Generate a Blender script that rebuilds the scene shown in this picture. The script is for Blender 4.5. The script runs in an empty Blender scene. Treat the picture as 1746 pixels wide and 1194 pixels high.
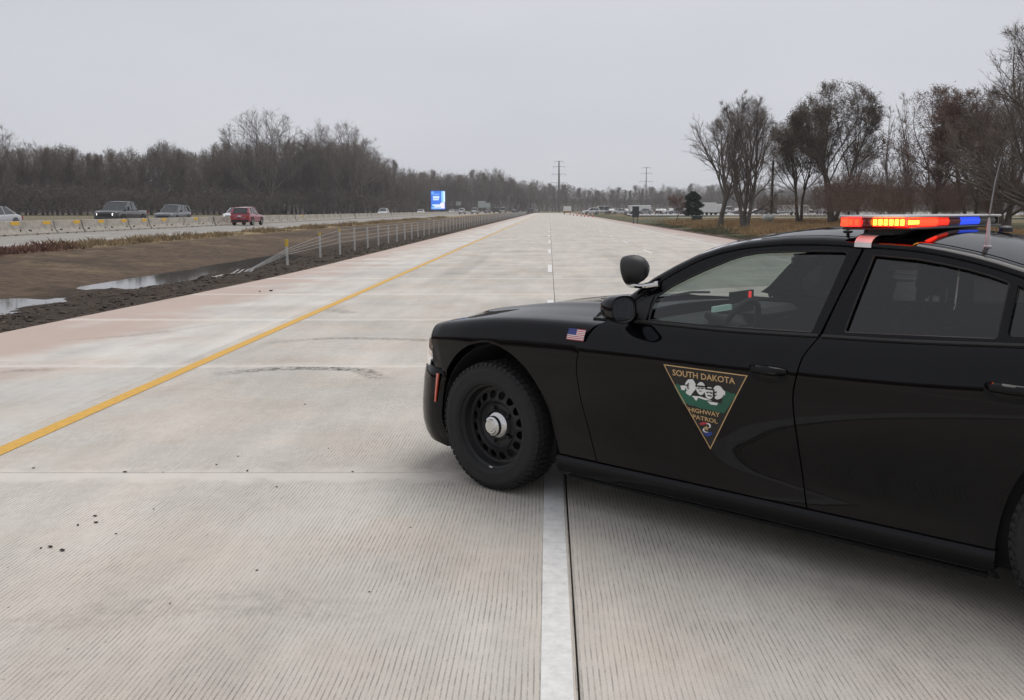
import bpy, bmesh, math, random
import numpy as np
from mathutils import Vector, Matrix, geometry
R=math.radians
random.seed(7); rng=np.random.default_rng(7)
sc=bpy.context.scene; C=sc.collection
# ---------------------------------------------------------------- camera
F=1590.0; W0=1746.0; VX=936.0; HY=357.0; CY=597.0; CAMH=1.588
PITCH=math.atan((CY-HY)/F)
cd=bpy.data.cameras.new('camera'); cam=bpy.data.objects.new('camera',cd); C.objects.link(cam)
cd.sensor_fit='HORIZONTAL'; cd.sensor_width=36; cd.lens=36*F/W0; cd.shift_x=-(VX-W0/2)/W0
cd.clip_start=.05; cd.clip_end=9000
cam.location=(0,0,CAMH); cam.rotation_euler=(math.pi/2-PITCH,0,0); sc.camera=cam
# ---------------------------------------------------------------- world: overcast sky
SUN_EL=R(68); SUN_AZ=R(40)
wd=bpy.data.worlds.new('World'); sc.world=wd; wd.use_nodes=True
nt=wd.node_tree; nt.nodes.clear()
def N(nt,t,**k):
    n=nt.nodes.new(t)
    for a,b in k.items(): setattr(n,a,b)
    return n
sky=N(nt,'ShaderNodeTexSky',sky_type='NISHITA',sun_disc=False,sun_elevation=SUN_EL,sun_rotation=SUN_AZ,air_density=1.0,dust_density=4.0,altitude=400)
hs=N(nt,'ShaderNodeHueSaturation'); hs.inputs['Saturation'].default_value=.35
nt.links.new(sky.outputs[0],hs.inputs['Color'])
tc=N(nt,'ShaderNodeTexCoord'); mp=N(nt,'ShaderNodeMapping'); mp.inputs['Scale'].default_value=(1.5,1.5,5)
nz=N(nt,'ShaderNodeTexNoise'); nz.inputs['Scale'].default_value=1.6; nz.inputs['Detail'].default_value=4; nz.inputs['Roughness'].default_value=.45
nt.links.new(tc.outputs['Generated'],mp.inputs[0]); nt.links.new(mp.outputs[0],nz.inputs[0])
cr=N(nt,'ShaderNodeValToRGB'); cr.color_ramp.elements[0].position=.25; cr.color_ramp.elements[1].position=.75
cr.color_ramp.elements[0].color=(.87,.895,.975,1); cr.color_ramp.elements[1].color=(.985,1.002,1.075,1)
nt.links.new(nz.outputs[0],cr.inputs[0])
vm=N(nt,'ShaderNodeVectorMath',operation='SCALE'); vm.inputs['Scale'].default_value=5.9
nt.links.new(cr.outputs[0],vm.inputs[0])
mx=N(nt,'ShaderNodeMix',data_type='RGBA'); mx.inputs['Factor'].default_value=.92
nt.links.new(hs.outputs[0],mx.inputs[6]); nt.links.new(vm.outputs[0],mx.inputs[7])
bg=N(nt,'ShaderNodeBackground'); bg.inputs[1].default_value=.1
nt.links.new(mx.outputs[2],bg.inputs[0]); wo=N(nt,'ShaderNodeOutputWorld'); nt.links.new(bg.outputs[0],wo.inputs[0])
# ---------------------------------------------------------------- sun behind thick cloud
sl=bpy.data.lights.new('sun','SUN'); sl.energy=1.5; sl.angle=R(45); sl.color=(1,.97,.93)
so=bpy.data.objects.new('sun',sl); C.objects.link(so)
so.rotation_euler=(math.pi/2-SUN_EL,0,math.pi-SUN_AZ)   # high, a little ahead of the camera
vs=sc.view_settings; vs.view_transform='Standard'; vs.look='None'; vs.gamma=1; vs.use_curve_mapping=False; vs.exposure=0.22
cy=sc.cycles; cy.use_denoising=True; cy.max_bounces=8; cy.volume_bounces=2; cy.transparent_max_bounces=16; cy.sample_clamp_indirect=6
# ================================================================ helpers
def lnk(nt,a,b): nt.links.new(a,b)
def newmat(name):
    m=bpy.data.materials.new(name); m.use_nodes=True
    return m,m.node_tree,m.node_tree.nodes['Principled BSDF']
MATS={}
def mat(name,col,rough=.6,metal=0,var=.12,scale=6,bump=0,bscale=40,coat=0,spec=.5,emit=None,estr=0):
    if name in MATS: return MATS[name]
    m,nt,p=newmat(name); MATS[name]=m
    p.inputs['Roughness'].default_value=rough; p.inputs['Metallic'].default_value=metal
    p.inputs['Specular IOR Level'].default_value=spec; p.inputs['Coat Weight'].default_value=coat; p.inputs['Coat Roughness'].default_value=.03
    tc=N(nt,'ShaderNodeTexCoord'); nz=N(nt,'ShaderNodeTexNoise'); nz.inputs['Scale'].default_value=scale; nz.inputs['Detail'].default_value=5
    lnk(nt,tc.outputs['Object'],nz.inputs[0])
    mr=N(nt,'ShaderNodeMapRange'); mr.inputs[1].default_value=.3; mr.inputs[2].default_value=.7; mr.inputs[3].default_value=1-var; mr.inputs[4].default_value=1+var
    lnk(nt,nz.outputs[0],mr.inputs[0])
    v=N(nt,'ShaderNodeVectorMath',operation='SCALE'); v.inputs[0].default_value=col[:3]; lnk(nt,mr.outputs[0],v.inputs['Scale'])
    lnk(nt,v.outputs[0],p.inputs['Base Color'])
    if bump:
        n2=N(nt,'ShaderNodeTexNoise'); n2.inputs['Scale'].default_value=bscale; n2.inputs['Detail'].default_value=6; lnk(nt,tc.outputs['Object'],n2.inputs[0])
        b=N(nt,'ShaderNodeBump'); b.inputs['Strength'].default_value=bump; b.inputs['Distance'].default_value=.02; lnk(nt,n2.outputs[0],b.inputs['Height']); lnk(nt,b.outputs[0],p.inputs['Normal'])
    if emit: p.inputs['Emission Color'].default_value=(*emit,1); p.inputs['Emission Strength'].default_value=estr
    return m
def glassmat(name,tint,refl=1.0):
    m=bpy.data.materials.new(name); m.use_nodes=True; nt=m.node_tree; nt.nodes.clear(); MATS[name]=m
    t=N(nt,'ShaderNodeBsdfTransparent'); t.inputs[0].default_value=(*tint,1)
    g=N(nt,'ShaderNodeBsdfGlossy'); g.inputs['Roughness'].default_value=.015; g.inputs[0].default_value=(refl,refl,refl,1)
    f=N(nt,'ShaderNodeFresnel'); f.inputs[0].default_value=1.6
    nz=N(nt,'ShaderNodeTexNoise'); nz.inputs['Scale'].default_value=3
    b=N(nt,'ShaderNodeBump'); b.inputs['Strength'].default_value=.015; lnk(nt,nz.outputs[0],b.inputs['Height']); lnk(nt,b.outputs[0],g.inputs['Normal'])
    x=N(nt,'ShaderNodeMixShader'); o=N(nt,'ShaderNodeOutputMaterial')
    lnk(nt,f.outputs[0],x.inputs[0]); lnk(nt,t.outputs[0],x.inputs[1]); lnk(nt,g.outputs[0],x.inputs[2]); lnk(nt,x.outputs[0],o.inputs[0])
    return m
def mesh(name,verts,faces,mats,smooth=False,angle=None,mi=None):
    me=bpy.data.meshes.new(name); me.from_pydata([tuple(v) for v in verts],[],[tuple(f) for f in faces])
    for m in (mats if isinstance(mats,(list,tuple)) else [mats]): me.materials.append(m)
    if mi is not None: me.polygons.foreach_set('material_index',mi)
    if smooth: me.polygons.foreach_set('use_smooth',[True]*len(me.polygons))
    me.update()
    if smooth and angle: me.set_sharp_from_angle(angle=R(angle))
    return me
def fastmesh(name,V,T,m):
    """V (n,3), T (k,3) numpy -> triangle mesh"""
    me=bpy.data.meshes.new(name); me.vertices.add(len(V)); me.vertices.foreach_set('co',V.astype('f').ravel())
    k=T.shape[1]; me.loops.add(len(T)*k); me.loops.foreach_set('vertex_index',T.astype('i').ravel())
    me.polygons.add(len(T)); me.polygons.foreach_set('loop_start',np.arange(0,len(T)*k,k,dtype='i'))
    me.materials.append(m); me.update(calc_edges=True); return me
def obj(name,me,parent=None,loc=None,rz=None):
    o=bpy.data.objects.new(name,me); C.objects.link(o)
    if parent: o.parent=parent
    if loc is not None: o.location=loc
    if rz is not None: o.rotation_euler=(0,0,rz)
    return o
def tag(o,label,cat,group=None):
    o['label']=label; o['category']=cat
    if group: o['group']=group
    return o
def thing(name,label,cat,loc=(0,0,0),rz=0,group=None):
    return tag(obj(name,None,None,loc,rz),label,cat,group)
def kind(o,k): o['kind']=k; return o
def copy_thing(o,loc,rz,scale=1,label=None,group=None):
    def cp(s,par):
        c=s.copy(); C.objects.link(c); c.parent=par
        for ch in s.children: cp(ch,c)
        return c
    c=cp(o,None); c.location=loc; c.rotation_euler=(0,0,rz); c.scale=(scale,)*3 if not hasattr(scale,'__len__') else scale
    if label: c['label']=label
    if group: c['group']=group
    return c
class MB:
    def __init__(s): s.v=[]; s.f=[]; s.mi=[]
    def add(s,v,f,mi=0):
        n=len(s.v); s.v+=[tuple(p) for p in v]; s.f+=[tuple(i+n for i in q) for q in f]; s.mi+=[mi]*len(f); return s
    def box(s,x0,x1,y0,y1,z0,z1,mi=0,b=0):
        if b:
            # chamfered box: rings with inset
            rings=[(z0,b),(z0+b,0),(z1-b,0),(z1,b)]; V=[];Fc=[]
            for z,i in rings:
                V+=[(x0+i+b,y0+i,z),(x1-i-b,y0+i,z),(x1-i,y0+i+b,z),(x1-i,y1-i-b,z),(x1-i-b,y1-i,z),(x0+i+b,y1-i,z),(x0+i,y1-i-b,z),(x0+i,y0+i+b,z)]
            for r in range(3):
                for k in range(8): a=r*8+k;c=r*8+(k+1)%8; Fc.append((a,c,c+8,a+8))
            Fc.append(tuple(range(7,-1,-1))); Fc.append(tuple(range(24,32)))
            return s.add(V,Fc,mi)
        return s.add([(x0,y0,z0),(x1,y0,z0),(x1,y1,z0),(x0,y1,z0),(x0,y0,z1),(x1,y0,z1),(x1,y1,z1),(x0,y1,z1)],[(3,2,1,0),(4,5,6,7),(0,1,5,4),(1,2,6,5),(2,3,7,6),(3,0,4,7)],mi)
    def tube(s,pts,r,n=8,mi=0,caps=True):
        pts=[Vector(p) for p in pts]; rs=r if hasattr(r,'__len__') else [r]*len(pts); V=[];Fc=[]
        for i,p in enumerate(pts):
            d=(pts[min(i+1,len(pts)-1)]-pts[max(i-1,0)]).normalized(); a=d.cross(Vector((0,0,1)))
            if a.length<1e-3: a=d.cross(Vector((1,0,0)))
            a.normalize(); b=d.cross(a)
            V+=[p+(a*math.cos(2*math.pi*k/n)+b*math.sin(2*math.pi*k/n))*rs[i] for k in range(n)]
        for i in range(len(pts)-1):
            for k in range(n): q=i*n+k;t=i*n+(k+1)%n; Fc.append((q,t,t+n,q+n))
        if caps: Fc+=[tuple(range(n-1,-1,-1)),tuple(range((len(pts)-1)*n,len(pts)*n))]
        return s.add(V,Fc,mi)
    def lathe(s,prof,n=32,axis='z',c=(0,0,0),mi=0,a0=0,a1=2*math.pi):
        """prof [(r,h)]"""
        full=abs(a1-a0-2*math.pi)<1e-6; m=n if full else n+1; V=[];Fc=[]
        for r,h in prof:
            for k in range(m):
                t=a0+(a1-a0)*k/n; x,y=r*math.cos(t),r*math.sin(t)
                V.append({'z':(c[0]+x,c[1]+y,c[2]+h),'y':(c[0]+x,c[1]+h,c[2]+y),'x':(c[0]+h,c[1]+x,c[2]+y)}[axis])
        for i in range(len(prof)-1):
            for k in range(n):
                q=i*m+k; t=i*m+((k+1)%m); Fc.append((q,t,t+m,q+m))
        return s.add(V,Fc,mi)
    def mesh(s,name,mats,smooth=False,angle=35): return mesh(name,s.v,s.f,mats,smooth,angle if smooth else None,s.mi)
    def obj(s,name,mats,parent=None,smooth=False,angle=35): return obj(name,s.mesh(name,mats,smooth,angle),parent)
def grid(name,P,m,parent=None,thick=0,smooth=True,angle=40):
    """P: list of rows of points -> sheet object"""
    nr,nc=len(P),len(P[0]); V=[p for r in P for p in r]
    Fc=[(i*nc+j,i*nc+j+1,(i+1)*nc+j+1,(i+1)*nc+j) for i in range(nr-1) for j in range(nc-1)]
    me=mesh(name,V,Fc,m,smooth,angle)
    o=obj(name,me,parent)
    if thick:
        # boundary edges sharp, then a real thickness
        cnt={}
        for f in Fc:
            for a,b in zip(f,f[1:]+f[:1]): cnt[(min(a,b),max(a,b))]=cnt.get((min(a,b),max(a,b)),0)+1
        for e in me.edges:
            k=(min(e.vertices),max(e.vertices))
            if cnt.get(k,0)==1: e.use_edge_sharp=True
        md=o.modifiers.new('thickness','SOLIDIFY'); md.thickness=thick; md.offset=0
    return o
def cub(xs,ys):
    xs=np.array(xs,float); ys=np.array(ys,float); h=np.diff(xs); d=np.diff(ys)/h
    m=np.zeros_like(ys); m[0]=d[0]; m[-1]=d[-1]
    for i in range(1,len(xs)-1):
        m[i]=0 if d[i-1]*d[i]<=0 else (h[i-1]+h[i])/(h[i-1]/d[i-1]+h[i]/d[i]) if True else 0
    def f(x):
        x=min(max(x,xs[0]),xs[-1]); i=min(max(int(np.searchsorted(xs,x))-1,0),len(h)-1); t=(x-xs[i])/h[i]
        return float((2*t**3-3*t*t+1)*ys[i]+(t**3-2*t*t+t)*h[i]*m[i]+(3*t*t-2*t**3)*ys[i+1]+(t**3-t*t)*h[i]*m[i+1])
    return f
def lerp(a,b,t): return a+(b-a)*t
def sstep(a,b,x):
    t=np.clip((x-a)/(b-a),0,1); return t*t*(3-2*t)
def vnoise(x,y,s,seed=0):
    x=np.asarray(x)/s; y=np.asarray(y)/s; xi=np.floor(x).astype(np.int64); yi=np.floor(y).astype(np.int64); fx=x-xi; fy=y-yi
    def h(a,b):
        n=(a*374761393+b*668265263+seed*974711)&0xffffffff; n=((n^(n>>13))*1274126177)&0xffffffff; return ((n^(n>>16))&0xffff)/65535.
    fx=fx*fx*(3-2*fx); fy=fy*fy*(3-2*fy)
    return (h(xi,yi)*(1-fx)+h(xi+1,yi)*fx)*(1-fy)+(h(xi,yi+1)*(1-fx)+h(xi+1,yi+1)*fx)*fy
def fbm(x,y,s,seed=0,o=4): return sum(vnoise(x,y,s/2**k,seed+k)*.5**k for k in range(o))/sum(.5**k for k in range(o))
def pxX(px,Y): return (px-VX)/F*(Y*math.cos(PITCH)+CAMH*math.sin(PITCH))
def pxH(py,Y): return CAMH+(HY-py)*Y/F
# ================================================================ ground, roads, water
XE_Y=[0,5,12,14.3,16.6,23.5,40,4000]; XE_X=[-7.5,-7.4,-7.2,-6.95,-6.8,-6.45,-6.4,-6.4]
def xe(Y): return np.interp(Y,XE_Y,XE_X)
ZOPP=.10; OPP0,OPP1=-46.5,-21.3
def axis(segs):
    a=[]
    for x0,x1,st in segs: a+=list(np.arange(x0,x1-1e-6,st))
    return np.array(a+[segs[-1][1]])
gx=np.concatenate([-np.geomspace(60,2600,22)[::-1],axis([(-58,-46.5,1.5),(-46.4,-22,3),(-21.8,-6,.14)]),axis([(-5,9,2),(9.3,14,.3),(14.5,40,1.2)]),np.geomspace(43,2600,26)])
gy=np.concatenate([-np.geomspace(66,2600,24)[::-1],axis([(-60,0,4),(1,10,.5),(10.2,60,.2),(60.5,120,.7),(121,240,3)]),np.geomspace(245,2600,40)])
GX,GY=np.meshgrid(gx,gy); XE=xe(GY); d=XE-GX
n1=fbm(GX,GY,.7,3); n2=fbm(GX,GY,2.5,11); n3=fbm(GX*.35,GY,.35,21,2); n4=fbm(GX,GY,12,31)
prof=np.interp(d,[-.35,-.3,0,.5,1.6,2.8,3.8,4.4,5.2,6.0,6.6,8.6,11.6,13.4,14.2,15.3,15.5],[-.35,-.05,-.05,-.07,-.16,-.30,-.43,-.52,-.60,-.54,-.43,-.28,-.07,.04,.07,.05,-.25])
prof=np.where((d>3)&(d<10)&(GX>-21),np.maximum(prof,-.60+.25*sstep(38,50,GY)),prof)
n5=fbm(GX*.6,GY,5,51); prof=prof+(.20*np.exp(-((GY-23.0-.5*(d-5))/.9)**2)+.07*sstep(.5,.7,n5))*sstep(3.4,4.4,d)*(1-sstep(6.2,7.0,d))
mudk=sstep(.15,.9,d)*(1-sstep(4.0,5.8,d))
zl=prof+mudk*((n1-.5)*.22+(n3-.5)*.08)+sstep(6.3,9,d)*(1-sstep(13,14.4,d))*((n2-.5)*.12+(n1-.5)*.10+(n3-.5)*.05)
zl=np.where(GX<-21.55,-.25,zl); zl=np.where(GX<OPP0+.25,.02+(n4-.5)*.5*sstep(46,70,-GX),zl)
zr=np.interp(GX,[9,9.6,9.75,11.5,13.5,16,40,400],[-.35,-.05,-.03,-.20,-.16,0.02,.15,.2])+sstep(9.9,11.5,GX)*((n2-.5)*.12+(n1-.5)*.05)+sstep(15,60,GX)*(n4-.5)*.4
GZ=np.where(d>-.5,zl,np.where(GX>9.2,zr,-.35))
far=sstep(405,430,GY); GZ=GZ*(1-far)+far*(-.02)
# real surface colours of soil, mud, grass and stubble
def colmix(a,b,t): return a*(1-t[...,None])+b*t[...,None]
soil=np.array([.098,.068,.046]); mud=np.array([.050,.037,.027]); rust=np.array([.125,.062,.044]); tan=np.array([.27,.205,.115]); green=np.array([.075,.078,.038]); field=np.array([.15,.13,.08])
col=np.ones(GX.shape+(3,))*field
L=colmix(np.ones_like(col)*mud,np.ones_like(col)*soil,sstep(4.6,6.4,d+(n2-.5)*1.2))
L=colmix(L,np.ones_like(col)*np.array([.17,.125,.075]),sstep(.50,.72,fbm(GX,GY,1.4,61))*sstep(6.5,8,d)*.6)
L=colmix(L,np.ones_like(col)*np.array([.05,.036,.026]),sstep(.5,.7,fbm(GX*.5,GY*.4,1.6,67))*sstep(6.2,7.5,d)*(1-sstep(11,12.5,d))*.6)
L=colmix(L,colmix(np.ones_like(col)*rust,np.ones_like(col)*tan,sstep(33,42,GY+(n2-.5)*14)),sstep(12.2,13.2,d+(n2-.5)))
L=colmix(L,np.ones_like(col)*np.array([.2,.12,.08]),(1-sstep(.0,.5,d+(n1-.5)*.8)))
Rr=colmix(np.ones_like(col)*np.array([.085,.058,.042]),np.ones_like(col)*green,sstep(11.4,13.2,GX+(n2-.5)*2.2))
Rr=colmix(Rr,np.ones_like(col)*np.array([.19,.135,.07]),sstep(.45,.62,n4)*sstep(14,17,GX))
isL=(d>-.6)&(GX>-23); col=np.where(isL[...,None],L,col); isR=(GX>9)&(GX<260)&(GY<400); col=np.where(isR[...,None],Rr,col)
col*=(.8+.4*n1)[...,None]
V=np.stack([GX,GY,GZ],-1).reshape(-1,3); ny,nx=GX.shape
ii=(np.arange(ny-1)[:,None]*nx+np.arange(nx-1)[None,:]).ravel(); Q=np.stack([ii,ii+1,ii+nx+1,ii+nx],1)
gm,nt,p=newmat('soil and grass'); p.inputs['Roughness'].default_value=.9; p.inputs['Specular IOR Level'].default_value=.2
at=N(nt,'ShaderNodeAttribute',attribute_name='soil_colour'); geo=N(nt,'ShaderNodeNewGeometry')
nzA=N(nt,'ShaderNodeTexNoise'); nzA.inputs['Scale'].default_value=3.5; nzA.inputs['Detail'].default_value=8; nzA.inputs['Roughness'].default_value=.7; lnk(nt,geo.outputs['Position'],nzA.inputs[0])
mr=N(nt,'ShaderNodeMapRange'); mr.inputs[1].default_value=.3; mr.inputs[2].default_value=.7; mr.inputs[3].default_value=.55; mr.inputs[4].default_value=1.5; lnk(nt,nzA.outputs[0],mr.inputs[0])
v=N(nt,'ShaderNodeVectorMath',operation='SCALE'); lnk(nt,at.outputs['Color'],v.inputs[0]); lnk(nt,mr.outputs[0],v.inputs['Scale']); lnk(nt,v.outputs[0],p.inputs['Base Color'])
b=N(nt,'ShaderNodeBump'); b.inputs['Strength'].default_value=.9; b.inputs['Distance'].default_value=.12; lnk(nt,nzA.outputs[0],b.inputs['Height']); lnk(nt,b.outputs[0],p.inputs['Normal'])
gme=fastmesh('ground',V,Q,gm); ca=gme.attributes.new('soil_colour','FLOAT_COLOR','POINT')
ca.data.foreach_set('color',np.concatenate([col.reshape(-1,3),np.ones((len(V),1))],1).astype('f').ravel())
gme.polygons.foreach_set('use_smooth',[True]*len(gme.polygons))
ground=kind(obj('ground',gme),'structure')
# water standing in the ditch
wm,nt,p=newmat('standing water'); p.inputs['Base Color'].default_value=(.035,.03,.024,1); p.inputs['Roughness'].default_value=.03; p.inputs['IOR'].default_value=1.33
geo=N(nt,'ShaderNodeNewGeometry'); nz=N(nt,'ShaderNodeTexNoise'); nz.inputs['Scale'].default_value=5; nz.inputs['Detail'].default_value=3; lnk(nt,geo.outputs['Position'],nz.inputs[0])
b=N(nt,'ShaderNodeBump'); b.inputs['Strength'].default_value=.03; b.inputs['Distance'].default_value=.02; lnk(nt,nz.outputs[0],b.inputs['Height']); lnk(nt,b.outputs[0],p.inputs['Normal'])
kind(obj('ditch_water',mesh('ditch_water',[(-16,0,-.485),(-10.5,0,-.485),(-10.5,120,-.485),(-16,120,-.485)],[(0,1,2,3)],wm)),'structure')
# ---------------------------------------------------------------- concrete
def concrete(name,base,tine=1.0,stain=None,joint=0,smoothband=True):
    m,nt,p=newmat(name); MATS[name]=m; p.inputs['Roughness'].default_value=.85; p.inputs['Specular IOR Level'].default_value=.3
    geo=N(nt,'ShaderNodeNewGeometry'); sx=N(nt,'ShaderNodeSeparateXYZ'); lnk(nt,geo.outputs['Position'],sx.inputs[0])
    def noise(scale,detail=4,vec=None,rough=.5):
        n=N(nt,'ShaderNodeTexNoise'); n.inputs['Scale'].default_value=scale; n.inputs['Detail'].default_value=detail; n.inputs['Roughness'].default_value=rough
        lnk(nt,vec or geo.outputs['Position'],n.inputs[0]); return n.outputs[0]
    def math_(op,a,b=None,c=None):
        n=N(nt,'ShaderNodeMath',operation=op)
        for i,x in enumerate((a,b,c)):
            if x is None: continue
            if isinstance(x,(int,float)): n.inputs[i].default_value=x
            else: lnk(nt,x,n.inputs[i])
        return n.outputs[0]
    def rng_(x,a,b,c,d,st=False):
        n=N(nt,'ShaderNodeMapRange'); n.interpolation_type='SMOOTHSTEP' if st else 'LINEAR'
        for i,q in enumerate((a,b,c,d)): n.inputs[i+1].default_value=q
        lnk(nt,x,n.inputs[0]); return n.outputs[0]
    def mixc(f,a,b):
        n=N(nt,'ShaderNodeMix',data_type='RGBA')
        if isinstance(f,(int,float)): n.inputs[0].default_value=f
        else: lnk(nt,f,n.inputs[0])
        for i,x in ((6,a),(7,b)):
            if isinstance(x,tuple): n.inputs[i].default_value=(*x,1)
            else: lnk(nt,x,n.inputs[i])
        return n.outputs[2]
    # stretched coordinates: streaks along the traffic direction
    mpn=N(nt,'ShaderNodeMapping'); mpn.inputs['Scale'].default_value=(1,.16,1); lnk(nt,geo.outputs['Position'],mpn.inputs[0])
    oi=N(nt,'ShaderNodeObjectInfo')
    big=noise(.55,5); streak=noise(2.2,5,mpn.outputs[0],.6); fine=noise(140,3); mid=noise(9,6,None,.65)
    f=math_('ADD',math_('MULTIPLY',rng_(big,.3,.7,-.13,.12),1),rng_(streak,.3,.7,-.12,.11))
    f=math_('ADD',f,rng_(mid,.3,.7,-.06,.06)); f=math_('ADD',f,rng_(fine,.25,.75,-.13,.13)); f=math_('ADD',f,rng_(oi.outputs['Random'],0,1,-.05,.05)); f=math_('ADD',f,1)
    warm=mixc(rng_(noise(.9,3),.4,.65,0,.55,True),base,tuple(np.array(base)*np.array((1.02,.955,.89))))
    vsn=N(nt,'ShaderNodeVectorMath',operation='SCALE'); lnk(nt,warm,vsn.inputs[0]); lnk(nt,f,vsn.inputs['Scale']); c=vsn.outputs[0]
    if stain:
        col_,x0,x1,amt=stain
        s=rng_(math_('ADD',sx.outputs[0],rng_(noise(.8,5),.3,.7,-1.0,1.0)),x0,x1,0,amt,True); c=mixc(s,c,col_)
    h=None
    if tine:
        wob=rng_(noise(1.2,2),0,1,-.012,.012)
        ph=math_('FRACT',math_('DIVIDE',math_('ADD',sx.outputs[0],wob),.0205))
        dist=math_('ABSOLUTE',math_('SUBTRACT',ph,.5))
        mp2=N(nt,'ShaderNodeMapping'); mp2.inputs['Scale'].default_value=(1,.22,1); lnk(nt,geo.outputs['Position'],mp2.inputs[0])
        br=rng_(noise(45,3,mp2.outputs[0],.7),.38,.60,.30,1.0,True)
        patch=rng_(noise(1.3,6,None,.65),.32,.68,.22,1.0)
        g=math_('MULTIPLY',math_('MULTIPLY',rng_(dist,.06,.17,1,0,True),br),patch)
        if smoothband:
            toc=N(nt,'ShaderNodeTexCoord'); so_=N(nt,'ShaderNodeSeparateXYZ'); lnk(nt,toc.outputs['Object'],so_.inputs[0])
            la=N(nt,'ShaderNodeAttribute',attribute_name='slab_length',attribute_type='OBJECT')
            wv=rng_(noise(7,3),.3,.7,-.07,.07)
            dd=math_('SUBTRACT',la.outputs['Fac'],so_.outputs[1])
            e1=rng_(math_('ADD',dd,wv),.10,.26,1,0,True); e0=rng_(math_('ADD',so_.outputs[1],wv),.02,.10,1,0,True)
            e=math_('MAXIMUM',e1,math_('MULTIPLY',e0,.7))
            g=math_('MULTIPLY',g,math_('SUBTRACT',1,math_('MULTIPLY',e,.9)))
            c=mixc(math_('MULTIPLY',e,.5),c,tuple(min(1,x*1.28) for x in base))
        c=mixc(math_('MULTIPLY',g,.85*tine),c,tuple(np.array(base)*.30)); h=math_('MULTIPLY',g,-1)
    # small dark pits
    vo=N(nt,'ShaderNodeTexVoronoi'); vo.inputs['Scale'].default_value=9; lnk(nt,geo.outputs['Position'],vo.inputs[0])
    pit=math_('MULTIPLY',rng_(vo.outputs['Distance'],.03,.075,1,0,True),rng_(noise(3.1,2),.5,.62,0,.75,True)); c=mixc(pit,c,(.14,.12,.10))
    if joint:
        jy=math_('ABSOLUTE',math_('SUBTRACT',math_('FRACT',math_('DIVIDE',math_('SUBTRACT',sx.outputs[1],joint),4.05)),.5))
        c=mixc(rng_(jy,.44,.485,0,.5,True),c,tuple(min(1,x*1.3) for x in base)); 
    lnk(nt,c,p.inputs['Base Color'])
    bm=N(nt,'ShaderNodeBump'); bm.inputs['Strength'].default_value=.5; bm.inputs['Distance'].default_value=.004
    hh=math_('ADD',math_('MULTIPLY',fine,.35),h) if h is not None else fine
    lnk(nt,hh,bm.inputs['Height']); lnk(nt,bm.outputs[0],p.inputs['Normal'])
    return m
CB=(.495,.464,.420)
m_lane=concrete('tined concrete',CB,1.0)
m_lane_far=concrete('far tined concrete',CB,.8,joint=13.6,smoothband=False)
m_shL=concrete('shoulder concrete',(.53,.505,.47),.18,((.45,.345,.295),-4.6,-6.3,.85))
m_shR=concrete('right shoulder concrete',(.49,.455,.42),.25,((.43,.325,.285),7.6,9.2,.8))
m_opp=concrete('worn concrete',(.27,.255,.235),0,None)
m_base=mat('dark joint filler',(.05,.045,.04),.95)
road=kind(obj('highway_pavement',None),'structure')
bs=MB().box(-6.35,9.6,-10.7,42,-.29,-.03); kind(bs.obj('joint_bed',m_base,road),'structure')
LJ=[-3.83,.10,3.84,9.75]      # longitudinal joints
YJ=[-10.7,-6.6,-2.55,1.48,5.51,9.51,13.55,17.65,21.7,25.75,29.8,33.85,37.9,42.0]
EXTRA=11.61
def slab(x0,x1,y0,y1,m,xl=None):
    g=.004; L_=y1-y0; a=(lambda y: x0+g) if xl is None else (lambda y: xl(y))
    X0a,X0b=a(y0),a(y1); b_=.005
    V=[(X0a,g,-.25),(x1-g,g,-.25),(x1-g,L_-g,-.25),(X0b,L_-g,-.25),(X0a,g,-b_),(x1-g,g,-b_),(x1-g,L_-g,-b_),(X0b,L_-g,-b_),(X0a+b_,g+b_,0),(x1-g-b_,g+b_,0),(x1-g-b_,L_-g-b_,0),(X0b+b_,L_-g-b_,0)]
    Fc=[(3,2,1,0)]+[(i,(i+1)%4,(i+1)%4+4,i+4) for i in range(4)]+[(i+4,(i+1)%4+4,(i+1)%4+8,i+8) for i in range(4)]+[(8,9,10,11)]
    o=obj('concrete_slab',mesh('concrete_slab',V,Fc,m),road,(0,y0,0)); o['slab_length']=L_
for y0,y1 in zip(YJ[:-1],YJ[1:]):
    slab(0,LJ[0],y0,y1,m_shL,lambda y: float(xe(max(y,0))))
    for x0,x1 in ((LJ[0],LJ[1]),(LJ[1],LJ[2])):
        slab(x0,x1,y0,y1,m_lane)
    slab(LJ[2],7.55,y0,y1,m_lane)
    slab(7.55,LJ[3],y0,y1,m_shR)
# beyond the slabs one sheet per lane
def sheet(name,x0,x1,y0,y1,z,m,parent=None,t=.25):
    return MB().box(x0,x1,y0,y1,z-t,z).obj(name,m,parent)
for nm,x0,x1,m in (('far_shoulder',-6.4,LJ[0],m_shL),('far_lane',LJ[0]+.012,LJ[1],m_lane_far),('far_lane',LJ[1]+.012,LJ[2],m_lane_far),('far_lane',LJ[2]+.012,7.55,m_lane_far),('far_shoulder',7.562,9.75,m_shR)):
    o=sheet(nm,x0,x1,42.01,405,0,m,road); o['slab_length']=1e6
    o=sheet(nm.replace('far','rear'),x0,x1,-300,-10.71,0,m,road); o['slab_length']=1e6
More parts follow.
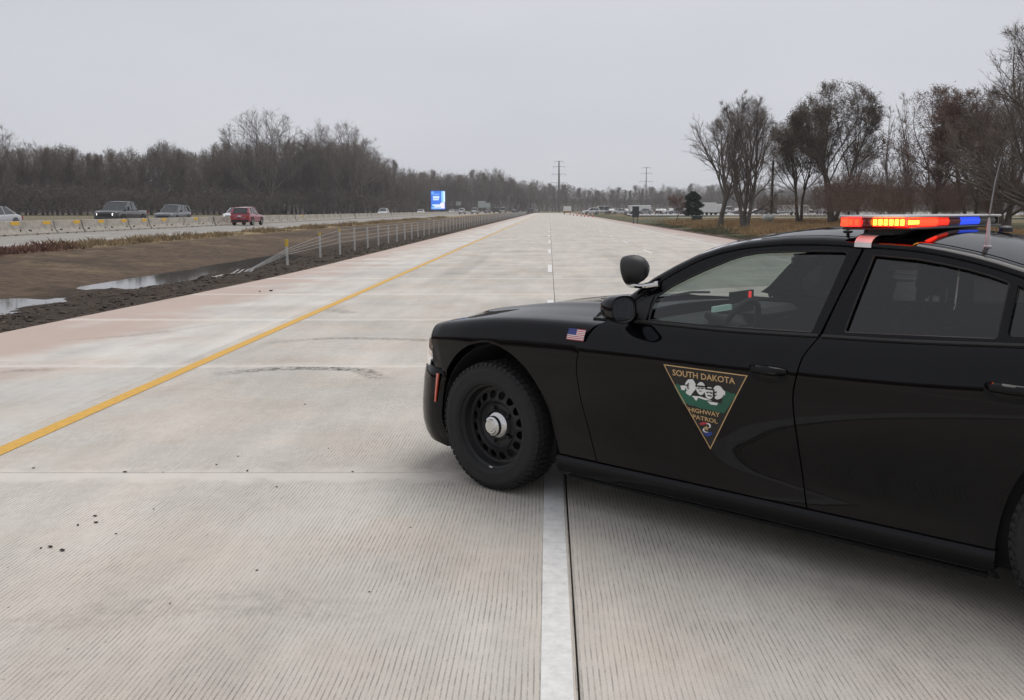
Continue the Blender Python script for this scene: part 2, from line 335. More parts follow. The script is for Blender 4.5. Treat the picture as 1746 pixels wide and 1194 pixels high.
# painted markings
def paintmat(name,col):
    m,nt,p=newmat(name); MATS[name]=m; p.inputs['Roughness'].default_value=.6
    geo=N(nt,'ShaderNodeNewGeometry'); n=N(nt,'ShaderNodeTexNoise'); n.inputs['Scale'].default_value=18; n.inputs['Detail'].default_value=8; n.inputs['Roughness'].default_value=.7; lnk(nt,geo.outputs['Position'],n.inputs[0])
    r=N(nt,'ShaderNodeValToRGB'); r.color_ramp.elements[0].position=.25; r.color_ramp.elements[0].color=(*[c*.72 for c in col],1); r.color_ramp.elements[1].position=.6; r.color_ramp.elements[1].color=(*col,1)
    lnk(nt,n.outputs[0],r.inputs[0]); lnk(nt,r.outputs[0],p.inputs['Base Color'])
    b=N(nt,'ShaderNodeBump'); b.inputs['Strength'].default_value=.3; b.inputs['Distance'].default_value=.004; lnk(nt,n.outputs[0],b.inputs['Height']); lnk(nt,b.outputs[0],p.inputs['Normal']); return m
m_wh=paintmat('white road paint',(.72,.71,.69)); m_ye=paintmat('yellow road paint',(.66,.37,.045))
def stripe(name,x0,x1,y0,y1,m,z=.004,par=None):
    n=max(1,int((y1-y0)/.5)) if y1-y0<60 else 40; ys=np.linspace(y0,y1,n+1); V=[];Fc=[]
    for y in ys:
        j=(vnoise(y,3.3,.6,5)-.5)*.006 if y<30 else 0; V+=[(x0+j,y,z),(x1+j,y,z)]
    for i in range(n): Fc.append((2*i,2*i+1,2*i+3,2*i+2))
    return kind(obj(name,mesh(name,V,Fc,m)),'structure') if par is None else obj(name,mesh(name,V,Fc,m),par)
stripe('yellow_edge_line',-3.705,-3.575,-300,405,m_ye)
for k in range(36): 
    y=2.75+10.55*k; stripe('white_lane_line',-.028,.082,y if k else .6,y+3.1,m_wh)
for k in range(34): y=13.0+10.55*k; stripe('white_lane_line',3.70,3.81,y,y+3.1,m_wh)
stripe('white_edge_line',7.38,7.5,-300,405,m_wh)
# opposite carriageway
opp=kind(obj('opposite_carriageway',None),'structure')
sheet('carriageway',-31.05,OPP1,-300,700,ZOPP,m_opp,opp,.3); sheet('carriageway',OPP0,-31.07,-300,700,ZOPP+.2,m_opp,opp,.5)
stripe('edge_line',-22.6,-22.45,-300,700,m_wh,ZOPP+.004,opp); stripe('edge_line',-45.3,-45.15,-300,700,m_ye,ZOPP+.204,opp)
for k in range(40): stripe('lane_dash',-26.3,-26.15,5+12*k,8.05+12*k,m_wh,ZOPP+.004,opp)
# tyre marks, thin worn rubber on the concrete
tm=bpy.data.materials.new('rubber mark'); tm.use_nodes=True; nt=tm.node_tree; p=nt.nodes['Principled BSDF']; p.inputs['Base Color'].default_value=(.07,.065,.06,1); p.inputs['Roughness'].default_value=.9
geo=N(nt,'ShaderNodeNewGeometry'); n=N(nt,'ShaderNodeTexNoise'); n.inputs['Scale'].default_value=14; n.inputs['Detail'].default_value=8; n.inputs['Roughness'].default_value=.75; lnk(nt,geo.outputs['Position'],n.inputs[0])
r=N(nt,'ShaderNodeMapRange'); r.inputs[1].default_value=.42; r.inputs[2].default_value=.72; r.inputs[3].default_value=0; r.inputs[4].default_value=.6; lnk(nt,n.outputs[0],r.inputs[0])
at=N(nt,'ShaderNodeAttribute',attribute_name='wear'); mm=N(nt,'ShaderNodeMath',operation='MULTIPLY'); lnk(nt,r.outputs[0],mm.inputs[0]); lnk(nt,at.outputs['Fac'],mm.inputs[1]); lnk(nt,mm.outputs[0],p.inputs['Alpha'])
def mark(pts,w,amt=1.0):
    f=[cub(range(len(pts)),[q[i] for q in pts]) for i in (0,1)]; n=24; V=[];Fc=[];A=[]
    for i in range(n+1):
        t=i/n*(len(pts)-1); q=Vector((f[0](t),f[1](t))); q2=Vector((f[0](min(t+.01,len(pts)-1)),f[1](min(t+.01,len(pts)-1)))); q1=Vector((f[0](max(t-.01,0)),f[1](max(t-.01,0)))); dd=(q2-q1).normalized(); nn=Vector((-dd.y,dd.x))
        fade=math.sin(math.pi*i/n)**.6*amt
        for k,a in ((-1,0),(-.5,fade),(.5,fade),(1,0)): V.append((q.x+nn.x*w*k,q.y+nn.y*w*k,.0025)); A.append(a)
    for i in range(n):
        for k in range(3): a=i*4+k; Fc.append((a,a+1,a+5,a+4))
    me=mesh('tyre_mark',V,Fc,tm); at=me.attributes.new('wear','FLOAT','POINT'); at.data.foreach_set('value',A); kind(obj('tyre_mark',me),'structure')
mark([(-3.3,8.9),(-2.6,9.28),(-1.95,9.2),(-1.55,8.6)],.13,1.9); mark([(-3.5,11.0),(-2.6,11.5),(-1.5,11.3),(-.9,10.6)],.12,1.0)
mark([(-3.55,14.9),(-3.2,14.5),(-3.0,14.3)],.2,.9); mark([(-6.0,11.2),(-5.2,11.9),(-4.5,13.2)],.09,.6)
mark([(-5.5,9.0),(-5.2,9.15),(-4.9,9.2)],.1,.8); mark([(-2.6,3.2),(-1.3,3.6),(-.6,3.5)],.15,.3); mark([(1.2,19),(2.2,27),(2.0,38)],.35,.5); mark([(-2.5,18),(-2.3,28),(-2.6,40)],.4,.45)
# crumbs of asphalt and chips lying on the concrete
m_cr=mat('dark asphalt crumb',(.035,.03,.027),.9,bump=.4)
for i,(px,py,s) in enumerate([(70,936,.018),(86,934,.022),(106,940,.024),(133,897,.018),(162,881,.016),(164,892,.017),(262,869,.013),(198,911,.011),(213,806,.02),(422,804,.022),(406,779,.014),(369,793,.012),(278,806,.01),(472,831,.012),(438,973,.01),(560,765,.011),(601,805,.012),(57,799,.013),(443,498,.05),(462,497,.06),(700,900,.008),(290,1030,.009),(630,1010,.009),(520,690,.012)]):
    a=(px-VX)/F; bb=(py-CY)/F; dz=-math.sin(PITCH)-bb*math.cos(PITCH); t=-CAMH/dz; X=a*t; Y=(math.cos(PITCH)-bb*math.sin(PITCH))*t
    bm=bmesh.new(); bmesh.ops.create_icosphere(bm,subdivisions=1,radius=s*.55)
    for vv in bm.verts: vv.co=Vector((vv.co.x*(1.4 if i%3 else .7),vv.co.y*.6,vv.co.z*.5))*random.uniform(.7,1.25)
    me=bpy.data.meshes.new('asphalt_crumb'); bm.to_mesh(me); bm.free(); me.materials.append(m_cr)
    o=obj('asphalt_crumb',me,None,(X,Y,s*.3),random.uniform(-.6,.6)); tag(o,'small dark crumb of asphalt lying on the pale concrete','debris','crumbs scattered on the concrete')
# mud clods and wood chips of the torn-up verge
def scatter_lumps(name,n,xf,yf,zoff,smin,smax,m,label):
    Y=yf(rng.random(n)); X=xf(rng.random(n),Y); s=smin+(smax-smin)*rng.random(n)**3
    dI=xe(Y)-X; gxi=np.clip(np.searchsorted(gx,X),1,len(gx)-1); gyi=np.clip(np.searchsorted(gy,Y),1,len(gy)-1); Z=GZ[gyi,gxi]
    base=np.array([(1,0,0),(-1,0,0),(0,1,0),(0,-1,0),(0,0,1),(0,0,-1)],float); T=np.array([(0,2,4),(2,1,4),(1,3,4),(3,0,4),(2,0,5),(1,2,5),(3,1,5),(0,3,5)])
    B=base[None]*(rng.random((n,6,1))*.9+.4)*s[:,None,None]; B[:,:,0]*=1+rng.random((n,1))*1.5; a=rng.random(n)*6.28; c,s_=np.cos(a)[:,None],np.sin(a)[:,None]
    B=np.stack([B[:,:,0]*c-B[:,:,1]*s_,B[:,:,0]*s_+B[:,:,1]*c,B[:,:,2]*.7],-1)+np.stack([X,Y,Z+zoff],-1)[:,None]
    o=obj(name,fastmesh(name,B.reshape(-1,3),(T[None]+6*np.arange(n)[:,None,None]).reshape(-1,3),m)); kind(o,'stuff'); tag(o,label,'soil'); return o
m_clod=mat('wet mud clod',(.048,.035,.026),.85,var=.5,scale=1.5,bump=.5); m_chip=mat('pale chips',(.16,.12,.085),.9,var=.5,scale=2)
scatter_lumps('mud_clods',6000,lambda r,Y:xe(Y)-.25-r*4.0,lambda r:9+r**1.7*60,.0,.012,.065,m_clod,'dark wet clods of torn mud between the shoulder and the ditch water')
scatter_lumps('wood_chips',1500,lambda r,Y:xe(Y)+.3-r*4.6,lambda r:9+r**1.7*50,.03,.006,.03,m_chip,'pale wood chips and straw strewn over the dark mud')
def grassblades(name,X,Y,h,colr,label,lean=.4,w=.012):
    n=len(X); gxi=np.clip(np.searchsorted(gx,X),1,len(gx)-1); gyi=np.clip(np.searchsorted(gy,Y),1,len(gy)-1); Z=GZ[gyi,gxi]-.02
    a=rng.random(n)*6.28; ca,sa=np.cos(a),np.sin(a); l=(rng.random(n)*2-1)*lean*h; l2=(rng.random(n)*2-1)*lean*h; ww=w*(.6+rng.random(n))
    P=np.stack([np.stack([X-ca*ww,Y-sa*ww,Z],-1),np.stack([X+ca*ww,Y+sa*ww,Z],-1),np.stack([X+l*.4+ca*ww*.6,Y+l2*.4+sa*ww*.6,Z+h*.6],-1),np.stack([X+l,Y+l2,Z+h],-1)],1)
    T=np.array([(0,1,2),(0,2,3)])
    m=mat(name+' blades',colr,.85,var=.5,scale=.6)
    o=obj(name,fastmesh(name,P.reshape(-1,3),(T[None]+4*np.arange(n)[:,None,None]).reshape(-1,3),m)); kind(o,'stuff'); tag(o,label,'grass')
Y=20+rng.random(26000)**1.4*160; X=xe(Y)-12.7-rng.random(26000)*1.7; k=(Y+(fbm(X,Y,3,5)-.5)*22)<39
grassblades('rust_grass',X[k],Y[k],.08+.42*rng.random(k.sum())*fbm(X[k],Y[k],.9,3)**1.5*1.6,(.17,.085,.058),'rust brown dead grass along the opposite road edge',.7,.02)
k=~k&(fbm(X,Y,4,9)>.42); grassblades('straw_grass',X[k],Y[k],.06+.40*rng.random(k.sum())*fbm(X[k],Y[k],.9,4)**1.5*1.6,(.27,.20,.11),'straw coloured dead grass along the opposite road edge',.7,.02)
n=60000; Y=46+rng.random(n)*75; X=13.2+rng.random(n)**.9*(Y*.32-3); k=(fbm(X,Y,6,41)+.22*sstep(14,20,X))>.52
grassblades('golden_grass',X[k],Y[k],.2+.5*rng.random(k.sum())*fbm(X[k],Y[k],3,4),(.32,.205,.10),'tall golden dead grass under the bare trees on the right verge',.5,.022)
n=30000; Y=25+rng.random(n)**1.3*90; X=11.6+rng.random(n)*4.0; k=fbm(X,Y,4,43)>.45
grassblades('short_grass',X[k],Y[k],.05+.08*rng.random(k.sum()),(.085,.085,.04),'short greenish grass strip beside the right shoulder',.6,.02)
# ================================================================ patrol car
TH=R(40.94); CARX,CARY=.307,5.829
m_paint,nt,p=newmat('black paint'); MATS['black paint']=m_paint
p.inputs['Base Color'].default_value=(.0012,.0012,.002,1); p.inputs['Roughness'].default_value=.22; p.inputs['Coat Weight'].default_value=.72; p.inputs['Coat IOR'].default_value=1.41; p.inputs['Specular IOR Level'].default_value=.0
tcn=N(nt,'ShaderNodeTexCoord'); n=N(nt,'ShaderNodeTexNoise'); n.inputs['Scale'].default_value=2.2; n.inputs['Detail'].default_value=6; n.inputs['Roughness'].default_value=.7; lnk(nt,tcn.outputs['Object'],n.inputs[0])
r=N(nt,'ShaderNodeMapRange'); r.inputs[1].default_value=.35; r.inputs[2].default_value=.75; r.inputs[3].default_value=.008; r.inputs[4].default_value=.035; lnk(nt,n.outputs[0],r.inputs[0]); lnk(nt,r.outputs[0],p.inputs['Coat Roughness'])
m_plast=mat('black plastic',(.012,.012,.012),.45,bump=.1,bscale=200); m_dark=mat('dark lining and recess shade',(.006,.006,.006),.95); m_seal=mat('rubber seal',(.008,.008,.008),.6)
m_chrome=mat('chrome',(.62,.62,.61),.08,1,.03); m_steel=mat('black painted steel',(.007,.007,.0075),.5,var=.3); m_tyre=mat('tyre rubber',(.009,.009,.0095),.75,var=.25,scale=30,bump=.12,bscale=90)
m_cloth=mat('dark seat cloth',(.03,.03,.032),.9,bump=.2); m_trim=mat('dark cabin trim',(.022,.022,.024),.75)
m_glass=glassmat('side glass',(.42,.46,.44)); m_glassR=glassmat('dark tinted glass',(.13,.14,.14)); m_wind=glassmat('windscreen glass',(.72,.80,.76))
m_lamp=glassmat('lamp lens',(.75,.76,.78)); m_silver=mat('lamp reflector',(.10,.10,.105),.3,.8); m_red_lens=mat('red lens',(.35,.012,.01),.15,coat=1); m_marker=mat('amber red marker',(.55,.06,.025),.25,coat=1)
m_mirror=mat('mirror glass',(.55,.57,.60),.03,1,.02); m_gold=mat('gold lettering',(.55,.36,.17),.4,var=.05); m_white_print=mat('white print',(.75,.75,.74),.4,var=.04); m_green_print=mat('green print',(.012,.10,.06),.4,var=.2); m_black_print=mat('black print',(.006,.006,.006),.3)
m_redp=mat('red print',(.45,.03,.05),.4); m_bluep=mat('blue print',(.02,.05,.28),.4); m_whip=mat('antenna whip',(.25,.25,.25),.4,.5)
car=thing('patrol_car','black highway patrol sedan parked across the concrete lanes with flashing light bar','car',(CARX,CARY,0),-TH)
def V(u,w,z): return (u,-w,z)
plan=cub([-.6,-.45,-.2,.3,1.5,3.0,3.5,3.8,3.95],[.888,.925,.943,.946,.946,.946,.93,.89,.84])
zt=cub([-.6,.3,.73,.99,1.37,1.876,2.236,2.671,3.0,3.5,4.1],[.98,1.02,1.037,1.042,1.04,1.053,1.064,1.087,1.10,1.115,1.10])
prof_=cub([.17,.24,.285,.30,.37,.44,.55,.70,.80,.86,.90,.93,.955,.98,1.01,1.03,1.045],[-.092,-.079,-.0745,-.0745,-.0765,-.071,-.052,-.022,-.006,0,-.001,-.007,-.016,-.028,-.046,-.062,-.080])
def Wf(u,z):
    zz=z-(zt(u)-1.045)*float(sstep(.72,1.0,z)); return plan(u)+prof_(zz)
gz=lambda u,z: .865-.53*(z-zt(u))-.12*(z-zt(u))**2
AU=[-.478,-.473,-.455,-.431,-.288,-.167,-.032,.112,.246,.343,.392,.415,.424]; AZ=[.36,.42,.55,.647,.773,.832,.857,.823,.734,.595,.44,.30,.26]
archf=cub(AU,AZ); archr=lambda u: .27+.575*math.sqrt(max(0,1-((u-3.052)/.412)**2))
s_f=cub([.2,.285,.403,.606,.76,.881,.989,1.045],[.70,.685,.645,.605,.596,.622,.686,.768])
s_b=cub([.2,.285,.366,.572,.778,.885,.978,1.002,1.06],[1.87,1.856,1.84,1.815,1.801,1.818,1.838,1.855,1.886])
def s_r(z):
    if z<.80: return 3.052-.412*math.sqrt(max(0,1-(max(z-.27,0)/.575)**2))-.006
    return s_r(.7999)+(z-.80)*.32
GAP=.0035
def flank(name,uL,uR,zb,ztop,nu,nz,sg,uref=None,cols=None):
    rows=[]
    cs=cols or [i/nu for i in range(nu+1)]
    for j in range(nz+1):
        t=j/nz; row=[]
        for a in cs:
            u=uref[0]+a*(uref[1]-uref[0])
            for _ in range(6):
                z=lerp(zb(u),ztop(u),t); u=lerp(uL(z)+GAP,uR(z)-GAP,a)
            row.append(V(u,sg*Wf(u,z),z))
        rows.append(row)
    return grid(name,rows,m_paint,car,.012)
SILLZ=.285
doors={}
for sg in (1,-1):
    doors['f',sg]=flank('front_door',s_f,s_b,lambda u:SILLZ+.004,zt,22,26,sg,(.62,1.83))
    doors['r',sg]=flank('rear_door',s_b,s_r,lambda u:SILLZ+.004,zt,26,26,sg,(1.83,2.7))
    # fender: flank part plus rounded shoulder up to the bonnet seam
    zs=cub([-.62,-.415,-.03,.276,.66],[.895,.932,.984,1.002,1.010])
    rows=[]; cols=sorted(set([-.552,-.53,-.49,-.48]+[-.4751,-.470]+[-.027-.45*math.cos(k*math.pi/24) for k in range(1,24)]+[.424,.43,.47,.52,.56,.60]))
    def zb_f(u): return .655 if u<-.474 else (archf(u) if u<.424 else SILLZ+.004)
    for j in range(23):
        row=[]
        for c_ in cols:
            a=(c_-cols[0])/(cols[-1]-cols[0]); u=c_
            zfun=lambda u: None
            if j<=14:
                for _ in range(5):
                    ztop=min(.84,zs(u)-.1); zbb=zb_f(u); zbb=min(zbb,ztop-.0+.02); z=lerp(zbb,max(ztop,zbb+.012),j/14)
                    u=c_+(s_f(z)-GAP-.60)*a**3
                w=Wf(min(u,.6),z) if z<.85 else Wf(.3,.85)+plan(u)-.946
                w=plan(u)+prof_(min(z,.86)); row.append(V(u,sg*w,z))
            else:
                zz=[ -.062,-.042,-.025,-.012,-.003,.002,.008,.013][j-15]; ww=[-.006,-.014,-.024,-.036,-.052,-.082,-.134,-.196][j-15]
                u=c_+(s_f(min(1.04,zs(c_)+zz))-GAP-.60)*a**3; z=zs(u)+zz
                zlow=max(min(.84,zs(u)-.1),zb_f(u)+.012); z=max(z,zlow+.004*(j-14))
                row.append(V(u,sg*(plan(u)+ww*(plan(u)/.946)),z))
        rows.append(row)
    grid('fender',rows,m_paint,car,.010)
    # rocker sill
    rows=[]
    for z,off in ((.150,-.14),(.185,-.085),(.20,-.062),(.24,-.050),(.270,-.052),(.2795,-.058),(.282,-.09)):
        rows.append([V(u,sg*(plan(u)+off),z+.004*(u-.4)/2.2) for u in np.linspace(.425,2.638,24)])
    grid('rocker_sill',rows,m_paint,car,.008)
    # rear quarter
    rows=[]; uend=3.9
    ca=[2.88+(3.464-2.88)*.5*(1-math.cos(math.pi*k/16)) for k in range(17)]+[3.48,3.52,3.6,3.7,3.8,3.88]
    for j in range(25):
        row=[]
        for i,c_ in enumerate(ca):
            a=i/(len(ca)-1); u=c_
            if j<=18:
                zb=archr(u) if u<3.463 else .30; z=lerp(zb,zt(u),j/18); 
                if i==0: u=s_r(max(z,.8))+GAP
                elif i<4: u=u+(s_r(max(z,.8))+GAP-ca[0])*(1-i/4)
                row.append(V(u,sg*Wf(u,z),z))
            else:
                q=(j-18)/6; row.append(V(u+(.09 if i==0 else 0),sg*(plan(u)-.08-.13*q),zt(u)+.02*math.sin(q*1.57)))
        rows.append(row)
    grid('quarter_panel',rows,m_paint,car,.010)
# bumpers: plan curve swept over height
fp=[(-.478,.9225),(-.54,.908),(-.62,.882),(-.69,.845),(-.75,.800),(-.81,.735),(-.86,.655),(-.905,.54),(-.935,.40),(-.952,.22),(-.957,0)]
def bumper(name,fp,zr,uedge,front):
    full=fp+[(u,-w) for u,w in fp[-2::-1]]; rows=[]
    for z,ins in zr:
        row=[]
        for i,(u,w) in enumerate(full):
            e=min(i,len(full)-1-i); sgn=1 if front else -1
            uu=u+sgn*ins; ww=w*(1-ins*.35)
            if e==0: uu=uedge(z); ww=math.copysign(plan(uu)+max(prof_(min(max(z,.2),.86)),-.03)-ins*.6,w)
            if e==1 and front: uu=min(uu,uedge(z)-.02)
            row.append(V(uu,ww,z))
        rows.append(row)
    return grid(name,rows,m_paint,car,.012)
inv=cub([.2,.25,.36,.42,.55,.65],[-.40,-.425,-.478,-.473,-.455,-.430])
fb=bumper('front_bumper',fp,[(.185,.09),(.20,.045),(.24,.02),(.30,.004),(.36,0),(.42,.002),(.48,.008),(.52,.012),(.56,.016),(.60,.022),(.635,.030),(.648,.05)],lambda z: inv(z)-.004,True)
rp=[(3.47,.93),(3.6,.92),(3.75,.895),(3.88,.84),(3.97,.74),(4.03,.56),(4.06,.3),(4.07,0)]
bumper('rear_bumper',rp,[(.22,.08),(.26,.03),(.34,.005),(.45,0),(.58,0),(.66,.012),(.70,.03)],lambda z:3.47,False)
rq=[(3.885,.86),(3.93,.80),(3.99,.68),(4.03,.50),(4.05,.25),(4.055,0)]; full=rq+[(u,-w) for u,w in rq[-2::-1]]
grid('tail_panel',[[V(u-i,w*(1-i*.3),z) for u,w in full] for z,i in ((.69,.02),(.78,.0),(.86,-.01),(1.0,-.005),(1.08,-.02),(1.11,.0))],m_paint,car,.01)
for sg in (1,-1):
    grid('tail_light',[[V(u+.012,sg*w,z) for u,w in [(3.90,.855),(3.94,.80),(4.0,.68),(4.04,.50),(4.062,.25),(4.066,.03)]] for z in (.87,.90,.96,.985)],m_red_lens,car,.012)
# mouth between bumper and bonnet: grille and headlamps
hp=[(-.550,.912),(-.61,.882),(-.68,.838),(-.735,.783),(-.785,.708),(-.825,.62),(-.865,.50),(-.895,.34),(-.908,.15),(-.91,0)]
full=hp+[(u,-w) for u,w in hp[-2::-1]]
grid('grille',[[V(u+.05-t*.02,w*.97,z) for u,w in full] for z,t in ((.60,0),(.70,.5),(.80,1.4),(.855,-.6))],m_dark,car,.006)
for k in range(5):
    MB().tube([V(u+.045,w*.975,.665+.035*k) for u,w in full[6:-6]],.006,6).obj('grille_bar',m_plast,car,True)
for sg in (1,-1):
    o=grid('headlight',[[V(u+dx,sg*w*.995,z) for u,w in hp[0:7]] for z,dx in ((.665,-.012),(.70,-.006),(.75,.006),(.79,.020),(.815,.034))],m_lamp,car)
    for k,i in enumerate((2,4)):
        c=hp[i]; l=MB().lathe([(.0,.03),(.02,.028),(.034,.015),(.042,0)],20,'x',(0,0,0)).obj('projector_lamp',m_chrome,o,True); l.location=V(c[0]+.045,sg*(c[1]-.035),.742); l.rotation_euler=(0,0,math.pi+sg*.5)
    grid('lamp_bowl',[[V(u+dx+.055,sg*w*.96,z) for u,w in hp[0:7]] for z,dx in ((.665,-.012),(.74,.02),(.815,.034))],m_silver,o)
    # red-amber side marker in the bumper corner
    grid('side_marker',[[V(uu,sg*(plan(-.5)+max(prof_(z),-.024)+.016+k),z) for uu,k in ((ua-.060,-.032),(ua-.030,-.008),(ua+.004,.004))] for z,ua in ((.448,-.515),(.50,-.508),(.55,-.499),(.60,-.489),(.622,-.484))],m_marker,car,.008)
# bonnet
hc=cub([-.94,-.90,-.85,-.75,-.6,-.3,0,.4,.62],[.800,.838,.872,.912,.955,1.000,1.038,1.064,1.07])
def hood_pt(t,q):   # t 0..1 front to back, q -1..1 across
    qa=abs(q); w=.742*q
    uf=-.905+.30*qa**2.6; ub=.34+.22*qa**2
    u=lerp(uf,ub,t); wn=w*(plan(max(u,-.6))/.946 if u>-.6 else lerp(.93,.86,(-.6-u)/.35))
    zc=hc(u); ze=zs(max(u,-.6))+.010-max(0,-.6-u)*.42
    cr=.010*math.exp(-((qa-.52)/.10)**2)-.012*math.exp(-((qa)/.30)**2)
    z=lerp(zc,ze,qa**1.7)+cr*float(sstep(0,.25,t)) - .028*(1-t)**14
    return V(u,wn,z)
hood=grid('bonnet',[[hood_pt(t,q) for q in np.linspace(-.995,.995,45)] for t in np.linspace(0,1,30)**1.0],m_paint,car,.010)
# cowl with vent slats and wipers
grid('cowl_panel',[[V(lerp(.30+.22*abs(q)**2,.60+.25*q*q,t),.76*q,1.018+.02*t-.01*q*q) for q in np.linspace(-1,1,17)] for t in (0,.33,.66,1)],m_plast,car,.008)
for k in range(7):
    MB().tube([V(.40+.022*k+.22*q*q,.74*q,1.034) for q in np.linspace(.45,.98,8)],.0045,5).obj('vent_slat',m_plast,car,True)
for a,b_ in (((.55,.10,1.07),(.78,.66,1.075)),((.50,-.5,1.07),(.56,.02,1.085))): MB().tube([V(*a),V(*[lerp(x,y,.5)+(0,0,.012)[i] for i,(x,y) in enumerate(zip(a,b_))]),V(*b_)],.008,6).obj('wiper',m_plast,car,True)
# side glass, frames
FWIN=[(.986,1.050),(.984,1.11),(.992,1.163),(1.055,1.213),(1.131,1.256),(1.20,1.292),(1.265,1.322),(1.33,1.351),(1.397,1.373),(1.465,1.387),(1.536,1.393),(1.65,1.400),(1.769,1.405),(1.88,1.406),(1.90,1.395),(1.875,1.25),(1.841,1.073),(1.835,1.062),(1.6,1.056),(1.37,1.050),(1.15,1.052)]
RWIN=[(2.017,1.395),(2.206,1.384),(2.31,1.370),(2.406,1.354),(2.50,1.333),(2.572,1.312),(2.582,1.30),(2.582,1.11),(2.572,1.10),(2.25,1.085),(1.99,1.074),(1.979,1.085),(1.995,1.22)]
QWIN=[(2.612,1.298),(2.70,1.262),(2.80,1.205),(2.815,1.145),(2.79,1.12),(2.625,1.113),(2.612,1.125)]
DRIP=[(.735,1.040),(.809,1.084),(.889,1.154),(.978,1.229),(1.076,1.293),(1.174,1.346),(1.277,1.383),(1.384,1.407),(1.49,1.420),(1.593,1.430),(1.759,1.435),(1.960,1.430),(2.08,1.426),(2.198,1.419),(2.31,1.404),(2.423,1.384),(2.52,1.362),(2.617,1.336),(2.75,1.288),(2.90,1.228),(3.1,1.160),(3.32,1.118)]
def dens(P,closed=True,st=.035):
    out=[]; n=len(P)
    for i in range(n if closed else n-1):
        a,b_=P[i],P[(i+1)%n]; k=max(1,int(math.dist(a,b_)/st))
        out+=[(lerp(a[0],b_[0],t/k),lerp(a[1],b_[1],t/k)) for t in range(k)]
    if not closed: out.append(P[-1])
    return out
df=cub([q[0] for q in DRIP],[q[1] for q in DRIP])
def poly_patch(name,outer,holes,m,parent,sg,off=0,thick=.014):
    loops=[dens(outer)]+[dens(h) for h in holes]; tri=geometry.tessellate_polygon([[Vector((a,b_,0)) for a,b_ in l] for l in loops]); pts=[q for l in loops for q in l]
    me=mesh(name,[V(u,sg*(gz(u,z)+off),z) for u,z in pts],tri,m)
    o=obj(name,me,parent)
    bm=bmesh.new(); bm.from_mesh(me); bmesh.ops.recalc_face_normals(bm,faces=bm.faces); bm.to_mesh(me); bm.free()
    if thick: md=o.modifiers.new('thickness','SOLIDIFY'); md.thickness=thick; md.offset=0
    return o
Bs=[(1.881,1.056),(1.912,1.193),(1.964,1.425)]
for sg in (1,-1):
    fd,rd=doors['f',sg],doors['r',sg]
    top=[(u,df(u)-.012) for u in np.linspace(1.955,.815,30)]
    outer=[(.745,zt(.745)+.003)]+[(u,zt(u)+.003) for u in np.linspace(.8,1.876,20)]+[(1.908,1.193),(1.957,1.41)]+top
    poly_patch('window_frame',outer,[FWIN],m_paint,fd,sg)
    poly_patch('window_glass',FWIN,[],m_glass,fd,sg,-.012,0)
    outer=[(u,zt(u)+.003) for u in np.linspace(1.889,2.86,20)]+[(2.86,1.225)]+[(u,df(u)-.012) for u in np.linspace(2.84,1.972,24)]+[(1.918,1.193)]
    poly_patch('window_frame',outer,[RWIN,QWIN],m_paint,rd,sg)
    poly_patch('window_glass',RWIN,[],m_glassR,rd,sg,-.012,0); poly_patch('quarter_glass',QWIN,[],m_glassR,rd,sg,-.012,0)
    for nm,P_,par in (('window_seal',FWIN,fd),('window_seal',RWIN,rd)):
        q=dens(P_); MB().tube([V(u,sg*(gz(u,z)+.002),z) for u,z in q+q[:1]],.006,5,caps=False).obj(nm,m_seal,par,True)
    # belt moulding
    MB().tube([V(u,sg*(gz(u,zt(u))+.012),zt(u)+.001) for u in np.linspace(.80,1.875,20)],.009,6).obj('belt_moulding',m_seal,fd,True)
    MB().tube([V(u,sg*(gz(u,zt(u))+.012),zt(u)+.001) for u in np.linspace(1.892,2.9,20)],.009,6).obj('belt_moulding',m_seal,rd,True)
    q=[(u,z) for u,z in dens(DRIP,False,.05) if u<2.9]; MB().tube([V(u,sg*(gz(u,z)-.008),z-.002) for u,z in q],.014,6).obj('roof_seal',m_seal,car,True)  # dark tube added to block light through the drip gap
    # C pillar
    outer=[(2.868,zt(2.868)+.003),(3.05,zt(3.05)+.003),(3.3,zt(3.3)+.001)]+[(u,df(u)-.004) for u in np.linspace(3.26,2.868,10)]
    poly_patch('rear_pillar',outer,[],m_paint,car,sg)
    # door handles: flat dark patch painting the recess shade, and pull bar
    for (u0,u1,z0,z1),dr in (((1.598,1.770,.845,.915),fd),((2.575,2.745,.885,.955),rd)):
        uc,zc_=(u0+u1)/2,(z0+z1)/2
        bowl=[]
        for rr,dep in ((1.05,.0075),(1.0,.0085),(.93,.007),(.6,.0066)):
            ring=[]
            for k in range(25):
                a=2*math.pi*k/24; uu=uc+(u1-u0)/2*rr*math.copysign(abs(math.cos(a))**.6,math.cos(a)); zz=zc_-.004+(z1-z0)/2*rr*math.copysign(abs(math.sin(a))**.7,math.sin(a)); ring.append(V(uu,sg*(Wf(uu,zz)+dep),zz))
            bowl.append(ring)
        grid('handle_recess_shade',bowl,m_dark,dr)
        MB().tube([V(u0+.006,sg*(Wf(u0,zc_)+.006),zc_+.020),V(u0+.03,sg*(Wf(u0,zc_)+.030),zc_+.020),V(uc,sg*(Wf(uc,zc_)+.036),zc_+.018),V(u1-.03,sg*(Wf(u1,zc_)+.030),zc_+.016),V(u1-.004,sg*(Wf(u1,zc_)+.006),zc_+.014)],[.012,.019,.021,.020,.013],10).obj('door_handle',m_paint,dr,True)
        if dr is fd: MB().lathe([(.0,.006),(.007,.005),(.009,0)],12,'y',V(u1-.022,sg*(Wf(u1,zc_)+.042),zc_+.014)).obj('key_lock',m_chrome,dr,True)
